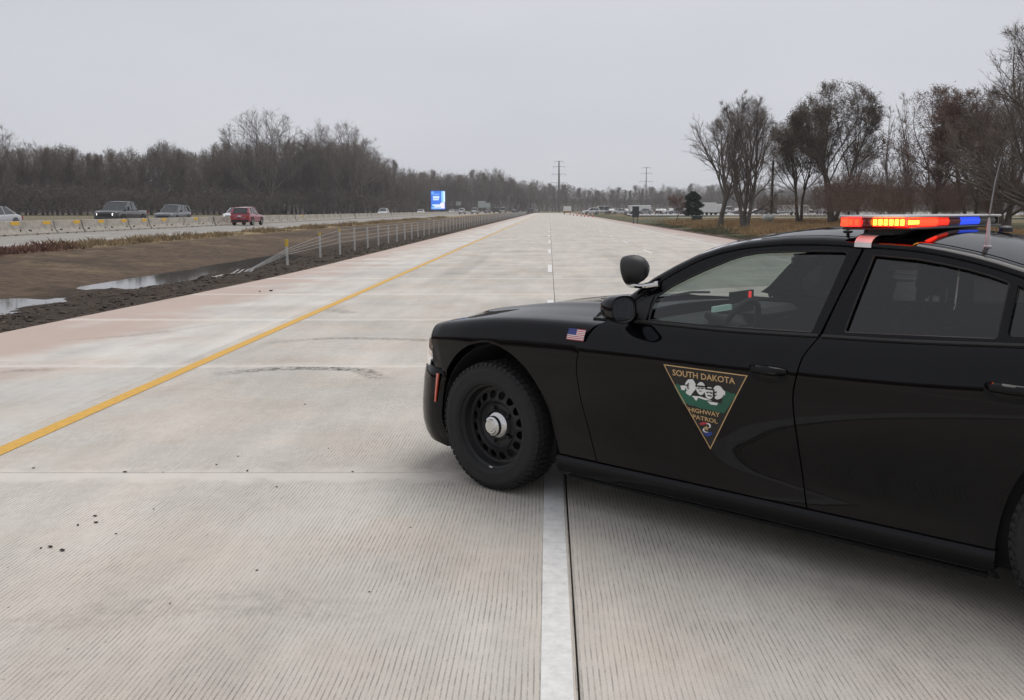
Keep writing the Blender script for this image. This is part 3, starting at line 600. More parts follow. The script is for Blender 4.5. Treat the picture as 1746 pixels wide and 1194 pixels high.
# roof rails, roof, screens
def rail_pts(sg,n=9):
    rows=[]
    for u,z in dens(DRIP,False,.04):
        k=float(sstep(1.0,1.5,u))*(1-float(sstep(2.5,3.1,u))); w0=gz(u,z)
        dw=lerp(-.050,-.075,k); dz=lerp(.020,.033,k); du=-.050*(1-float(sstep(.95,1.5,u)))+.05*float(sstep(2.5,3.1,u))
        rows.append([V(u+du*math.sin(q),sg*(w0+.012+dw*(1-math.cos(q))),z+dz*math.sin(q)) for q in np.linspace(0,1.571,n)])
    return rows
inner={}
for sg in (1,-1):
    rows=rail_pts(sg); grid('roof_rail',rows,m_paint,car,.003); inner[sg]=[r_[-1] for r_ in rows]
Lc,Rc=inner[1],inner[-1]
def span(name,i0,i1,m,du,crown,nq=21,thick=.006,par=car,inset=0):
    rows=[]
    for i in range(i0,i1+1):
        t=(i-i0)/(i1-i0); a,b_=Vector(Lc[i]),Vector(Rc[i]); row=[]
        for q in np.linspace(-1,1,nq):
            q=q*(1-inset/a.y*-1) if inset else q
            p_=a*(1-q)/2+b_*(1+q)/2; k=1-q*q; row.append((p_.x+du(t)*k,p_.y,p_.z+crown(t)*k))
        rows.append(row)
    return grid(name,rows,m,par,thick)
iu=lambda u: min(range(len(Lc)),key=lambda i:abs(Lc[i][0]-u))
iw0=iu(.765); ir0=iu(1.46); ir1=iu(2.66); ie=len(Lc)-1
span('windscreen',iw0,ir0,m_wind,lambda t:lerp(-.22,-.06,t),lambda t:lerp(.0,.030,t)+.02*math.sin(math.pi*t),thick=0)
roof=span('roof',ir0,ir1,m_paint,lambda t:lerp(-.06,.06,t),lambda t:.030+.008*math.sin(math.pi*t),31,.008)
span('rear_screen',ir1,ie,m_glassR,lambda t:lerp(.06,.20,t),lambda t:lerp(.030,.01,t),thick=0)
grid('boot_lid',[[V(lerp(3.32+.2*(1-q*q),4.04-.10*q*q,t),.735*q,lerp(1.125,1.112,t)+.012*(1-q*q)) for q in np.linspace(-1,1,25)] for t in np.linspace(0,1,12)],m_paint,car,.01)
# hidden structure, dark to block light: floor, inner side shells, wheel-well linings, bulkheads
MB().box(.46,2.60,-.84,.84,.155,.20).box(2.6,3.95,-.5,.5,.20,.26).box(-.82,.46,-.5,.5,.19,.25).obj('floor_pan',m_dark,car)
for sg in (1,-1):
    grid('door_lining',[[V(u,sg*(w),z) for u in np.linspace(.60,2.85,12)] for z,w in ((.2,.80),(.3,.83),(.6,.855),(.9,.87),(1.03,.80))],m_dark,car,.01)
    grid('fender_lining',[[V(u,sg*(plan(u)-.11),z) for u in np.linspace(.44,.66,5)] for z in (.18,.5,.9)],m_dark,car,.01)
    for uc in (0,3.052):
        rows=[]
        for a in np.linspace(-.35,math.pi+.35,30): rows.append([V(uc-.02+.462*math.cos(a),sg*w,.375+.462*math.sin(a)) for w in (.45,.6,.75,.85,.872)])
        grid('wheel_arch_lining',rows,m_dark,car,.006)
    for uc in (0,3.052): obj('axle_hub',MB().lathe([(.0,-.06),(.14,-.06),(.15,0),(.15,.05),(.05,.06)],20,'y').mesh('axle_hub',m_dark),car,V(uc,sg*.68,.363))
for bx in ((.30,.34,-.8,.8,.2,1.0),(3.2,3.24,-.8,.8,.3,1.05),(3.5,3.85,-.7,.7,.3,1.0)): MB().box(*bx).obj('bulkhead',m_dark,car)
MB().box(-.62,.3,-.48,.48,.25,.80).obj('engine_block',m_dark,car)
# cabin
MB().box(.60,.98,-.74,.74,.72,.985,b=.05).box(.72,1.08,.16,.60,.96,1.03,b=.03).box(.72,1.08,-.60,-.16,.94,1.0,b=.03).obj('dashboard',m_trim,car,True)
sw=obj('steering_wheel',MB().lathe([(.175+.016*math.cos(a),.016*math.sin(a)) for a in np.linspace(0,2*math.pi,9)],28,'x').tube([(0,-.17,0),(.0,0,-.01),(0,.17,0)],.015,6).tube([(0,0,0),(0,0,-.17)],.015,6).lathe([(0,.02),(.05,.015),(.06,-.02),(.02,-.2)],16,'x').mesh('steering_wheel',m_trim,True),car,V(1.20,.37,.965)); sw.rotation_euler=(0,R(22),0)
def seat(sg,u=1.75):
    o=MB().box(u-.55,u-.05,-.25,.25,.32,.52,b=.06).obj('seat',m_cloth,car,True); o.location=V(0,sg*.38,0)
    b_=obj('seat_back',MB().box(-.07,.07,-.25,.25,0,.62,b=.05).mesh('seat_back',m_cloth,True),o,(u-.02,0,.48)); b_.rotation_euler=(0,R(14),0)
    h_=obj('head_rest',MB().box(-.055,.055,-.13,.13,.68,.86,b=.045).tube([(0,-.06,.6),(0,-.06,.7)],.008,6).tube([(0,.06,.6),(0,.06,.7)],.008,6).mesh('head_rest',m_cloth,True),o,(u-.02,0,.48)); h_.rotation_euler=(0,R(14),0)
seat(1); seat(-1)
MB().box(2.45,2.95,-.66,.66,.32,.50,b=.06).box(2.88,3.05,-.66,.66,.48,1.06,b=.06).obj('rear_bench',m_cloth,car,True)
# prisoner partition: frame with clear upper half and steel lower half
MB().box(1.99,2.01,-.68,.68,.30,.98).tube([V(2.0,.66,.98),V(2.02,.60,1.36),V(2.02,-.60,1.36),V(2.0,-.66,.98)],.02,8).tube([V(2.01,.10,.98),V(2.02,.10,1.36)],.015,6).tube([V(2.01,-.24,.98),V(2.02,-.24,1.36)],.015,6).obj('partition',m_trim,car,True)
grid('headliner',[[V(u,.55*q,1.425+.018*(1-q*q)+(.02 if 1.6<u<2.4 else 0)-max(0,1.6-u)*.12-max(0,u-2.4)*.3) for q in np.linspace(-1,1,9)] for u in (1.52,1.6,1.9,2.2,2.4,2.6)],m_trim,car,.006)
MB().box(1.36,1.41,-.14,.10,1.29,1.36,b=.02).obj('interior_mirror',m_plast,car,True)
m_scr=mat('radio display',(.4,.45,.43),.4,emit=(.5,.75,.68),estr=.35); MB().box(1.0,1.02,-.12,.12,1.02,1.14).obj('laptop',m_trim,car)
MB().box(1.0,1.02,-.30,-.05,1.045,1.075).obj('radar_unit',m_scr,car); MB().box(1.02,1.03,.06,.075,1.10,1.135).obj('warning_led',mat('red led',(.5,.02,.02),.4,emit=(1,.05,.05),estr=1.2),car)
# wing mirrors
for sg in (1,-1):
    rows=[]
    for t in np.linspace(0,1,9):
        s_=math.sqrt(max(0,1-(1-t)**2.2))*.98+.02; row=[]
        for k in range(25):
            a=2*math.pi*k/24; ca,sa=math.cos(a),math.sin(a)
            row.append(V(.800+.145*t,sg*(1.005+.03*(1-t)*-1+.098*s_*math.copysign(abs(ca)**.75,ca)+.012*sa*s_),1.112+.066*s_*math.copysign(abs(sa)**.8,sa)))
        rows.append(row)
    mh=grid('wing_mirror',rows,m_paint,car,.004)
    disc=[]
    for rr,du in ((.001,-.004),(.5,-.004),(.86,-.004),(.87,-.006),(.97,.0)):
        disc.append([V(.940+du,sg*(1.005+.098*rr*math.copysign(abs(math.cos(2*math.pi*k/24))**.75,math.cos(2*math.pi*k/24))+.012*math.sin(2*math.pi*k/24)*rr),1.112+.066*rr*math.copysign(abs(math.sin(2*math.pi*k/24))**.8,math.sin(2*math.pi*k/24))) for k in range(25)])
    grid('mirror_glass',disc[:3],m_mirror,mh); grid('mirror_surround',disc[2:],m_seal,mh)
    MB().tube([V(.90,sg*.84,1.055),V(.89,sg*.90,1.062),V(.88,sg*.95,1.085)],[.035,.028,.03],8).obj('mirror_arm',m_paint,mh,True)
    poly_patch('mirror_sail',[(.80,1.05),(.975,1.05),(.975,1.165),(.90,1.125)],[],m_seal,doors['f',sg],sg,.006,.012)
# pillar spotlight
sp=obj('spotlight',MB().lathe([(.004,-.078),(.025,-.074),(.047,-.060),(.063,-.036),(.071,-.010),(.073,.02),(.072,.042),(.066,.050)],28,'x').mesh('spotlight',m_plast,True),car,V(.862,.815,1.292)); sp.rotation_euler=(0,R(12),R(196)); sp.scale=(1,.92,1.02)
obj('spotlight_lens',MB().lathe([(.001,.046),(.06,.044)],28,'x').mesh('spotlight_lens',m_lamp,True),sp)
MB().tube([V(.835,.83,1.222),V(.86,.835,1.214),V(.915,.83,1.212),V(.93,.82,1.214)],[.014,.012,.012,.012],8).tube([V(.935,.82,1.214),V(1.0,.80,1.226)],.016,10).tube([V(.845,.83,1.225),V(.848,.825,1.245)],.016,8).obj('spotlight_arm',m_chrome,car,True)
# wheels
def wheel(u,sg,steer=0):
    prof=[(.232,.085),(.245,.092),(.243,.080),(.228,.070),(.222,.045),(.214,.030),(.206,.028)]
    b=MB().lathe(prof,48,'y'); n=16
    # flange with a ring of oval vent holes
    for k in range(n):
        a0,a1=2*math.pi*k/n,2*math.pi*(k+1)/n; am=(a0+a1)/2; ri,ro=.143,.206; O=[];I=[]
        for j in range(16):
            q=2*math.pi*j/16; cx,sy=math.cos(q),math.sin(q); m_=max(abs(cx),abs(sy)); aa=am+(a1-a0)/2*cx/m_; rr=(ri+ro)/2+(ro-ri)/2*sy/m_; hh=lambda r_: lerp(.052,.028,(r_-ri)/(ro-ri))
            O.append((rr*math.cos(aa),hh(rr),rr*math.sin(aa)))
            aa=am+(a1-a0)*.34*cx; rr=(ri+ro)/2+.0235*sy; I.append((rr*math.cos(aa),hh(rr)-.003,rr*math.sin(aa)))
        I2=[(x,y-.012,z) for x,y,z in I]
        b.add(O+I+I2,[(j,(j+1)%16,(j+1)%16+16,j+16) for j in range(16)]+[(j+16,(j+1)%16+16,(j+1)%16+32,j+32) for j in range(16)])
    b.lathe([(.143,.052),(.140,.056),(.137,.052),(.128,.030),(.115,.020),(.085,.022),(.078,.03)],48,'y')
    b.lathe([(.21,-.02),(.215,-.10),(.06,-.04),(.2,-.035)],32,'y')
    o=obj('wheel',b.mesh('wheel',m_steel,True,30),car,V(u-(.045 if u<1 else 0),sg*.828,.370)); o.rotation_euler=(0,0,(math.pi if sg==1 else 0)+steer)
    o.scale=(1.018,)*3
    # note: +y of the wheel points outboard after the rotation
    tp=[(.236,.085),(.238,.098),(.248,.108),(.262,.113),(.266,.1145),(.270,.1135),(.290,.116),(.308,.1155),(.312,.1165),(.326,.112),(.340,.104),(.350,.096),(.354,.085),(.3555,.04),(.3555,-.04),(.354,-.085),(.34,-.104),(.30,-.115),(.26,-.11),(.236,-.09)]
    obj('tyre',MB().lathe(tp,72,'y').mesh('tyre',m_tyre,True,50),o)
    tb=MB(); nb=60
    for k in range(nb):
        for rr,(y0,y1,tw) in enumerate(((.066,.100,.0),(.032,.060,.5),(-.014,.026,.0),(-.054,-.020,.5),(-.098,-.060,0))):
            a0=2*math.pi*(k+tw+.08)/nb; a1=2*math.pi*(k+tw+(.80 if rr in(0,4) else .74))/nb; r0,r1=.350,.3635; sk=.010*(1 if rr%2 else -1)
            rs=lambda y:r1-(.007 if abs(y)>.09 else 0)
            Vv=[]
            for r_,fl in ((r0,0),(r1,1)):
                for y,a in ((y0,a0),(y1,a0+sk*2),(y1,a1+sk*2),(y0,a1)):
                    q=r_ if not fl else rs(y); Vv.append((q*math.cos(a),y,q*math.sin(a)))
            tb.add(Vv,[(4,5,6,7),(0,1,5,4),(1,2,6,5),(2,3,7,6),(3,0,4,7)])
        # shoulder lugs on the outer sidewall
        a0=2*math.pi*(k+.1)/nb; a1=2*math.pi*(k+.62)/nb
        for s2 in (1,-1):
            Vv=[]
            for r_,y in ((.353,.097),(.336,.1075),(.336,.100),(.352,.090)):
                Vv+=[(r_*math.cos(a0),s2*y+s2*.003,r_*math.sin(a0)),(r_*math.cos(a1),s2*y+s2*.003,r_*math.sin(a1))]
            tb.add(Vv,[(0,1,3,2),(0,2,4,6),(1,7,5,3),(0,6,7,1),(2,3,5,4)])
    kind(obj('tread_blocks',tb.mesh('tread_blocks',m_tyre),o),'stuff')
    hcap=obj('hub_cap',MB().lathe([(.0,.098),(.022,.098),(.024,.095),(.032,.094),(.034,.090),(.044,.084),(.047,.066),(.060,.058),(.066,.048),(.070,.040),(.072,.026)],40,'y').mesh('hub_cap',m_chrome,True,28),o); hcap.scale=(1.22,1,1.22)
    obj('balance_weight',MB().box(-.012,.012,.086,.094,-.235,-.226).mesh('balance_weight',m_chrome),o)
    for k in range(5):
        a=2*math.pi*k/5; obj('wheel_nut',MB().lathe([(.011,.02),(.011,.042),(.006,.046),(0,.046)],6,'y',(.1*math.cos(a),0,.1*math.sin(a))).mesh('wheel_nut',m_steel),o)
for sg in (1,-1):
    wheel(0,sg,R(1)); wheel(3.052,sg,0)
# light bar
bar=MB().box(1.80,2.10,-.545,.575,1.500,1.512,b=.004).box(1.90,2.0,-.50,.52,1.478,1.502).obj('light_bar',m_plast,car)
def em(name,c,s,base): return mat(name,base,.25,emit=c,estr=s,var=.02,coat=.5)
m_eR=em('red flashing lamp',(1,.010,.006),6,(.5,.02,.01)); m_eA=em('amber flashing lamp',(1,.5,.03),4.5,(.6,.3,.03)); m_eO=em('orange lit lamp',(1,.018,.006),4.5,(.5,.1,.02)); m_eB=em('blue lit lamp',(.03,.10,1),.75,(.01,.04,.45)); m_eO2=em('dim orange lamp',(1,.03,.01),.8,(.4,.05,.02)); m_off=mat('unlit red lamp',(.16,.008,.008),.25,coat=1); m_offc=mat('unlit clear lamp',(.10,.10,.10),.3,coat=1)
def lamp(w0,w1,m,rear=True,n=4,hot=None):
    # one lens module of small fluted cells on the rear (or front) face, each with a lit diode group; w0>w1
    u=2.082 if rear else 1.818; b=MB(); s=1 if rear else -1
    for k in range(n):
        a=lerp(w0,w1,k/n); c=lerp(w0,w1,(k+1)/n); e=.0018
        b.add([V(u,a-e,1.5165),V(u,c+e,1.5165),V(u,c+e,1.5495),V(u,a-e,1.5495),V(u+s*.010,(a+c)/2,1.533)],[(0,1,4),(1,2,4),(2,3,4),(3,0,4)])
    b.box(min(u,u-.05*s),max(u,u-.05*s)-.001,-w0,-w1,1.5155,1.5505)
    o=b.obj('lamp_module',m,bar)
    if hot:
        for k in range(n):
            a=lerp(w0,w1,(k+.5)/n); h=abs(w0-w1)/n*.30; d_=MB().box(u+.006,u+.0125,-a-h,-a+h,1.525,1.541); d_.obj('diode',hot,o)
for w0,w1,m,n,hot in ((.545,.44,m_eR,4,m_eA),(.435,.33,m_eO,4,None),(.325,.22,m_eO,5,None),(.215,.09,m_eO2,5,None),(.085,-.045,m_off,5,None),(-.05,-.19,m_eB,5,None),(-.195,-.30,m_eB,5,None),(-.305,-.43,m_offc,4,None),(-.435,-.515,m_offc,4,None)): lamp(w0,w1,m,True,n,hot)
for w0,w1,m in ((.50,.3,m_off),(.29,.1,m_offc),(.09,-.1,m_offc),(-.11,-.3,m_offc),(-.31,-.48,m_eB)): lamp(w0,w1,m,False,5)
# end modules: corner lamp, dark gap, hot amber lamp
def endlamp(u0,u1,m,n,hot,s=1):
    b=MB(); y=.562
    for k in range(n):
        a,c=lerp(u0,u1,k/n)+.0015,lerp(u0,u1,(k+1)/n)-.0015; b.add([V(a,s*y,1.5165),V(c,s*y,1.5165),V(c,s*y,1.5495),V(a,s*y,1.5495),V((a+c)/2,s*(y+.008),1.533)],[(0,1,4),(1,2,4),(2,3,4),(3,0,4)])
    b.box(u0,u1,min(-s*(y-.001),-s*.552),max(-s*(y-.001),-s*.552),1.5155,1.5505); o=b.obj('lamp_module',m,bar)
    if hot:
        for k in range(n):
            a,c=lerp(u0,u1,(k+.2)/n),lerp(u0,u1,(k+.8)/n); MB().box(a,c,min(-s*(y+.004),-s*(y+.0095)),max(-s*(y+.004),-s*(y+.0095)),1.521,1.545).obj('diode',hot,o)
endlamp(1.805,1.838,m_eO,1,None); endlamp(1.840,1.893,m_eR,2,m_eO); endlamp(1.896,1.945,m_off,2,None); endlamp(1.948,2.088,m_eR,6,m_eA); endlamp(1.805,2.088,m_offc,8,None,-1)
MB().box(1.797,2.10,-.572,.572,1.5515,1.563,b=.005).obj('bar_top_cover',mat('frosted top cover',(.42,.40,.40),.35),bar,True)
bar.location=(.05,0,0); bar.scale=(1,1.17,1)
for s in (1,-1):
    MB().box(1.90,2.0,-s*.47-.05,-s*.47+.05,1.468,1.50,b=.006).obj('mounting_foot',m_plast,car)
    rows=[]
    for q in np.linspace(0,1.571,7): rows.append([V(u,s*(.650+.0035-.082*(1-math.cos(q))),1.428+.047*math.sin(q)) for u in (1.925,2.0)])
    rows=[]
    for dz_,dwn in ((0,0),(.02,.002),(.034,.018),(.044,.04),(.05,.07),(.052,.11)):
        rows.append([V(u,s*(gz(u,df(u))+.019-dwn),df(u)+dz_-.004) for u in (1.925,2.0)])
    grid('mounting_strap',rows,mat('bare steel strap',(.72,.71,.70),.45,.0),car,.003)
MB().lathe([(.022,0),(.022,.012),(.008,.018),(.006,.10),(.0,.102)],12,'z',V(1.795,.44,1.478)).obj('antenna',m_plast,car,True)
ant=MB().lathe([(.018,0),(.018,.008),(.010,.012),(.011,.040),(.008,.050),(.007,.095),(.003,.125)],14,'z',V(2.42,.50,1.430)).obj('antenna',mat('pale antenna base',(.45,.40,.41),.35),car,True)
MB().tube([V(2.42,.50,1.565),V(2.43,.49,1.70),V(2.445,.48,1.80)],[.0035,.0025,.0018],6).obj('whip',m_whip,ant)
MB().lathe([(.032,0),(.03,.02),(.02,.028),(0,.03)],14,'z',V(2.3,-.2,1.482)).obj('antenna',m_plast,car,True)
# ---------------------------------------------------------------- door emblem, mapped from a flat drawing onto the door skin
A_,B_,C_=np.array((85.,145)),np.array((975.,265)),np.array((525.,1075)); Au,Bu,Cu=np.array((1.140,.862)),np.array((1.588,.860)),np.array((1.368,.472))
M2=np.linalg.inv(np.stack([B_-A_,C_-A_],1))
def em_uz(x,y): k=M2@(np.array((x,y),float)-A_); return Au+(Bu-Au)*k[0]+(Cu-Au)*k[1]
def decal(name,polys,m,parent,off,tri=None):
    b=MB()
    for P_ in polys:
        b.add([V(u,Wf(u,z)+off,z) for u,z in P_],[tuple(range(len(P_)))] if tri is None else tri)
    o=b.obj(name,m,parent); return o
def decal_dense(name,loops,m,parent,off):
    L_=[dens(l,True,.02) for l in loops]; t=geometry.tessellate_polygon([[Vector((a,b_,0)) for a,b_ in l] for l in L_]); pts=[q for l in L_ for q in l]
    return obj(name,mesh(name,[V(u,Wf(u,z)+off,z) for u,z in pts],t,m),parent)
# backing as a fine grid so that it follows the skin
emb=None
rows=[[None]*9 for _ in range(14)]
for j in range(14):
    t=j/13*.999
    for i in range(9):
        L2=Au+(Cu-Au)*t; R2=Bu+(Cu-Bu)*t; q=L2+(R2-L2)*i/8; rows[j][i]=V(q[0],Wf(*q)+.0072,q[1])
emb=grid('door_emblem',rows,m_black_print,doors['f',1]); emb['label']='triangular gold bordered patrol emblem with white rock heads and green hills'
cen=(Au+Bu+Cu)/3; ins=lambda q,k: tuple(cen+(np.array(q)-cen)*k)
b=MB(); T3=[Au,Bu,Cu]
for a in range(3):
    p0,p1=T3[a],T3[(a+1)%3]
    for k in range(16):
        e=[lerp(p0,p1,k/16),lerp(p0,p1,(k+1)/16)]; f_=[ins(e[1],.962),ins(e[0],.962)]
        b.add([V(q[0],Wf(*q)+.0088,q[1]) for q in (*e,*f_)],[(0,1,2,3)])
PREV=emb
b.obj('emblem_border',m_gold,emb)
def Z(P_): return [tuple(em_uz(*q)) for q in P_]
o=decal_dense('emblem_forest',[Z([(190,385),(215,365),(232,352),(250,370),(300,390),(420,400),(560,430),(700,450),(745,440),(760,425),(775,440),(800,450),(835,455),(850,470),(712,665),(640,655),(560,640),(470,625),(400,600),(340,590),(310,572),(278,580)])],m_green_print,emb,.0082)
def blob(cx,cy,rx,ry,n=18,j=.06,sd=0,rot=.12):
    r_=random.Random(sd); out=[]
    for k in range(n):
        a=2*math.pi*k/n; q=1+r_.uniform(-j,j); x,y=rx*q*math.cos(a),ry*q*math.sin(a); out.append((cx+x*math.cos(rot)-y*math.sin(rot),cy+x*math.sin(rot)+y*math.cos(rot)))
    return out
o=decal_dense('emblem_ridge',[Z([(330,440),(440,420),(560,440),(700,460),(712,500),(690,560),(560,540),(470,515),(370,480)])],m_black_print,emb,.0088)
rocks=[[(262,378),(312,374),(318,398),(305,428),(272,424)],blob(375,378,60,72,22,.05,1),[(322,430),(352,442),(412,428),(386,462),(362,488),(318,460)],blob(486,406,50,68,20,.05,2),blob(572,452,46,66,20,.05,3),blob(664,446,62,72,22,.05,4),[(700,400),(742,432),(735,476),(712,462)],[(380,486),(470,490),(540,512),(600,535),(520,528),(450,505),(430,538),(415,532),(402,508)],[(545,540),(600,548),(660,556),(640,582),(575,574)]]
for i,P_ in enumerate(rocks): decal_dense('emblem_rock',[Z(P_)],m_white_print,emb,.0094+.0002*i)
for P_ in ([(325,368),(352,362),(352,374),(328,378)],[(352,352),(358,352),(352,392),(340,394)],[(340,408),(362,404),(352,414)],[(455,400),(475,396),(472,406),(458,410)],[(490,396),(514,400),(510,410),(492,406)],[(466,428),(496,432),(480,438)],[(545,442),(566,440),(564,450),(548,452)],[(580,442),(606,448),(600,458),(582,454)],[(556,474),(596,480),(592,490),(560,484)],[(624,440),(650,436),(648,448),(626,450)],[(618,430),(628,424),(630,480),(622,500),(612,470)],[(626,474),(650,470),(640,482)],[(540,400),(618,408),(604,420),(548,414)],[(440,372),(530,378),(520,390),(448,384)]):  # dark printed facial features and hair lines of the heads
    c0=np.mean(P_,0); decal('emblem_face_mark',[Z([tuple(c0+(np.array(q)-c0)*1.35) for q in P_])],m_black_print,emb,.0122)
def text(body,x0,y0,x1,y1,hpx,m,name='emblem_lettering'):
    cu=bpy.data.curves.new('t','FONT'); cu.body=body; cu.size=1; cu.offset=.018; cu.resolution_u=3
    to=bpy.data.objects.new('t',cu); C.objects.link(to); dg=bpy.context.evaluated_depsgraph_get(); me=bpy.data.meshes.new_from_object(to.evaluated_get(dg)); bpy.data.objects.remove(to); bpy.data.curves.remove(cu)
    co=np.array([v.co[:2] for v in me.vertices]); lo,hi=co.min(0),co.max(0)
    for v in me.vertices:
        a=(v.co.x-lo[0])/(hi[0]-lo[0]); b_=(v.co.y-lo[1])/(hi[1]-lo[1]); x=lerp(x0,x1,a)+b_*hpx*.02; y=lerp(y0,y1,a)-b_*hpx; u,z=em_uz(x,y); v.co=V(u,Wf(u,z)+.0094,z)
    me.materials.clear(); me.materials.append(m); return obj(name,me,emb)
text('SOUTH DAKOTA',185,266,846,356,66,m_gold); text('HIGHWAY',332,662,662,712,50,m_gold); text('PATROL',368,738,632,784,48,m_gold)
decal_dense('emblem_ribbon',[Z([(430,790),(470,772),(505,772),(540,782),(500,795),(460,805),(440,806)])],m_redp,emb,.0092)
decal_dense('emblem_ribbon',[Z([(455,885),(480,895),(515,885),(548,875),(568,890),(540,920),(505,932),(475,912)])],m_bluep,emb,.0092)
decal_dense('emblem_ribbon',[Z([(505,785),(540,782),(556,800),(550,830),(525,840),(540,815),(532,800)])],m_white_print,emb,.0096)
decal_dense('emblem_ribbon',[Z([(492,838),(478,850),(480,868),(495,878),(524,880),(505,888),(475,884),(460,862),(468,842)])],m_white_print,emb,.0096)
decal_dense('emblem_star',[Z([(506+ (34 if k%2==0 else 13)*math.sin(k*math.pi/5+.15), 838-(34 if k%2==0 else 13)*math.cos(k*math.pi/5+.15)) for k in range(10)])],m_gold,emb,.0102)
# flag on the fender
b=MB(); fu0,fu1,fz0,fz1=.540,.652,.926,.984
def fw(u,z): return plan(u)+{0:0}.get(0)-(.004 if z<.93 else .004+.22*(z-.925)**1.0*float(sstep(.92,.98,z)))+.012
for k in range(13):
    for i in range(6):
        if k>=6 and i<2 and False: continue
        za,zb_=lerp(fz0,fz1,k/13),lerp(fz0,fz1,(k+1)/13); ua,ub=lerp(fu0,fu1,i/6),lerp(fu0,fu1,(i+1)/6); sh=lambda z:(z-fz0)*.12
        b.add([V(ua+sh(za),fw(ua,za),za),V(ub+sh(za),fw(ub,za),za),V(ub+sh(zb_),fw(ub,zb_),zb_),V(ua+sh(zb_),fw(ua,zb_),zb_)],[(0,1,2,3)],2 if (k>=6 and i<3) else (0 if k%2==0 else 1))
fl=b.obj('flag_decal',[m_redp,m_white_print,mat('flag blue',(.03,.045,.20),.4)],car); fl['label']='small American flag sticker on the fender'
# ================================================================ traffic barriers on the opposite road
m_jb=mat('weathered barrier concrete',(.35,.32,.275),.9,var=.25,scale=2.5,bump=.3); m_yr=mat('yellow reflector',(.75,.42,.02),.5,var=.15,scale=8); m_galv=mat('galvanised steel',(.36,.36,.35),.45,.3); m_ybolt=mat('yellow cap',(.62,.42,.04),.5)
JL=3.44; pr=[(-.30,0),(-.30,.075),(-.17,.33),(-.085,.80),(-.065,.82),(.065,.82),(.085,.80),(.17,.33),(.30,.075),(.30,0)]
ys=[.0,.05,1.0,1.0,1.3,1.3,2.15,2.15,2.45,2.45,3.30,3.35]; lift=[0,0,0,.06,.06,0,0,.06,.06,0,0,0]
Vv=[];Fc=[]
for i,(y,l) in enumerate(zip(ys,lift)):
    k=.97 if i in (0,len(ys)-1) else 1
    for x,z in pr: Vv.append((x*k,y,max(z,l) if z<.01 else z))
n_=len(pr)
for i in range(len(ys)-1):
    for k in range(n_): a=i*n_+k; b_=i*n_+(k+1)%n_; Fc.append((a,b_,b_+n_,a+n_))
Fc+=[tuple(range(n_-1,-1,-1)),tuple(range((len(ys)-1)*n_,len(ys)*n_))]
jb_me=mesh('barrier_body',Vv,Fc,m_jb); ref_me=MB().box(.088,.125,2.30,3.15,.58,.775,b=.008).mesh('reflector',m_yr); slot_me=MB().box(.20,.245,-.04,.04,.20,.30).mesh('lifting_slot',m_dark)
BX=-30.6
for k in range(90):
    y=44.2+3.46*k; has=k in (0,1,2,3,4,5,6,7,8,10,13,20)
    o=obj('concrete_barrier',jb_me,None,(BX+random.uniform(-.05,.05),y,ZOPP),random.uniform(-.012,.012)); tag(o,'weathered grey concrete barrier segment with yellow reflector plate' if has else 'plain weathered grey concrete barrier segment without reflector','barrier','concrete barrier segments along the opposite road')
    if has: r_=obj('reflector',ref_me,o,(0,random.uniform(-.15,.1),0))
    if k<22:
        for yy in (.45,.62,2.9): obj('lifting_slot',slot_me,o,(.0,yy,random.uniform(-.02,.02)))
# ================================================================ cable barrier
cb=thing('cable_barrier','galvanised cable guard rail with steel posts along the muddy ditch','guard rail',(-8.2,30,0))
def gzat(X,Y): return float(GZ[min(np.searchsorted(gy,Y),len(gy)-1),min(np.searchsorted(gx,X),len(gx)-1)])
m_post=mat('pale galvanised post',(.50,.50,.48),.5,.1); pm=MB().tube([(0,0,-.4),(0,0,1.0)],.038,6).mesh('post',m_post); capm=MB().tube([(0,0,.93),(0,0,1.03)],.046,8).mesh('post_cap',m_ybolt); short=MB().tube([(0,0,-.4),(0,0,.60)],.042,6).mesh('post',m_post)
scap=MB().tube([(0,0,.58),(0,0,.80)],.055,8).mesh('post_cap',m_ybolt)
PY=[30.2,34.2,37.0]+[39.6+2.75*k for k in range(110)]
for i,y in enumerate(PY):
    zb=gzat(-8.2,y)-.02; dx=(-.25,-.15,-.05)[i] if i<3 else random.uniform(-.02,.02)
    if y>120: zb=-.12
    o=obj('post',short if i==0 else pm,cb,(dx,y-30,zb)); o.scale=(1,1,.9 if i==1 else 1+random.uniform(-.03,.03)); 
    if i<3: obj('post_cap',scap if i==0 else capm,o)
for z in (.42,.58,.74,.90):
    pts=[(-.75,-3.2,-.28),(-.25,.2,lerp(-.05,z*.42,.9)),(-.15,4.2,z*.80-.1),(-.05,7,z-.12)]+[(0,9.6+27.5*k,z-.12) for k in range(11)]
    MB().tube([(a+.04,b_,c_) for a,b_,c_ in pts],.009,5).obj('cable',m_galv,cb)
ab=MB().box(-1.1,-.3,-4.4,-2.9,-.34,-.24,b=.02).obj('anchor_block',m_jb,cb)
for k in range(4): MB().tube([(-.85+.15*k,-3.4,-.24),(-.80+.14*k,-2.9,-.14)],.02,6).obj('anchor_rod',m_galv,cb)
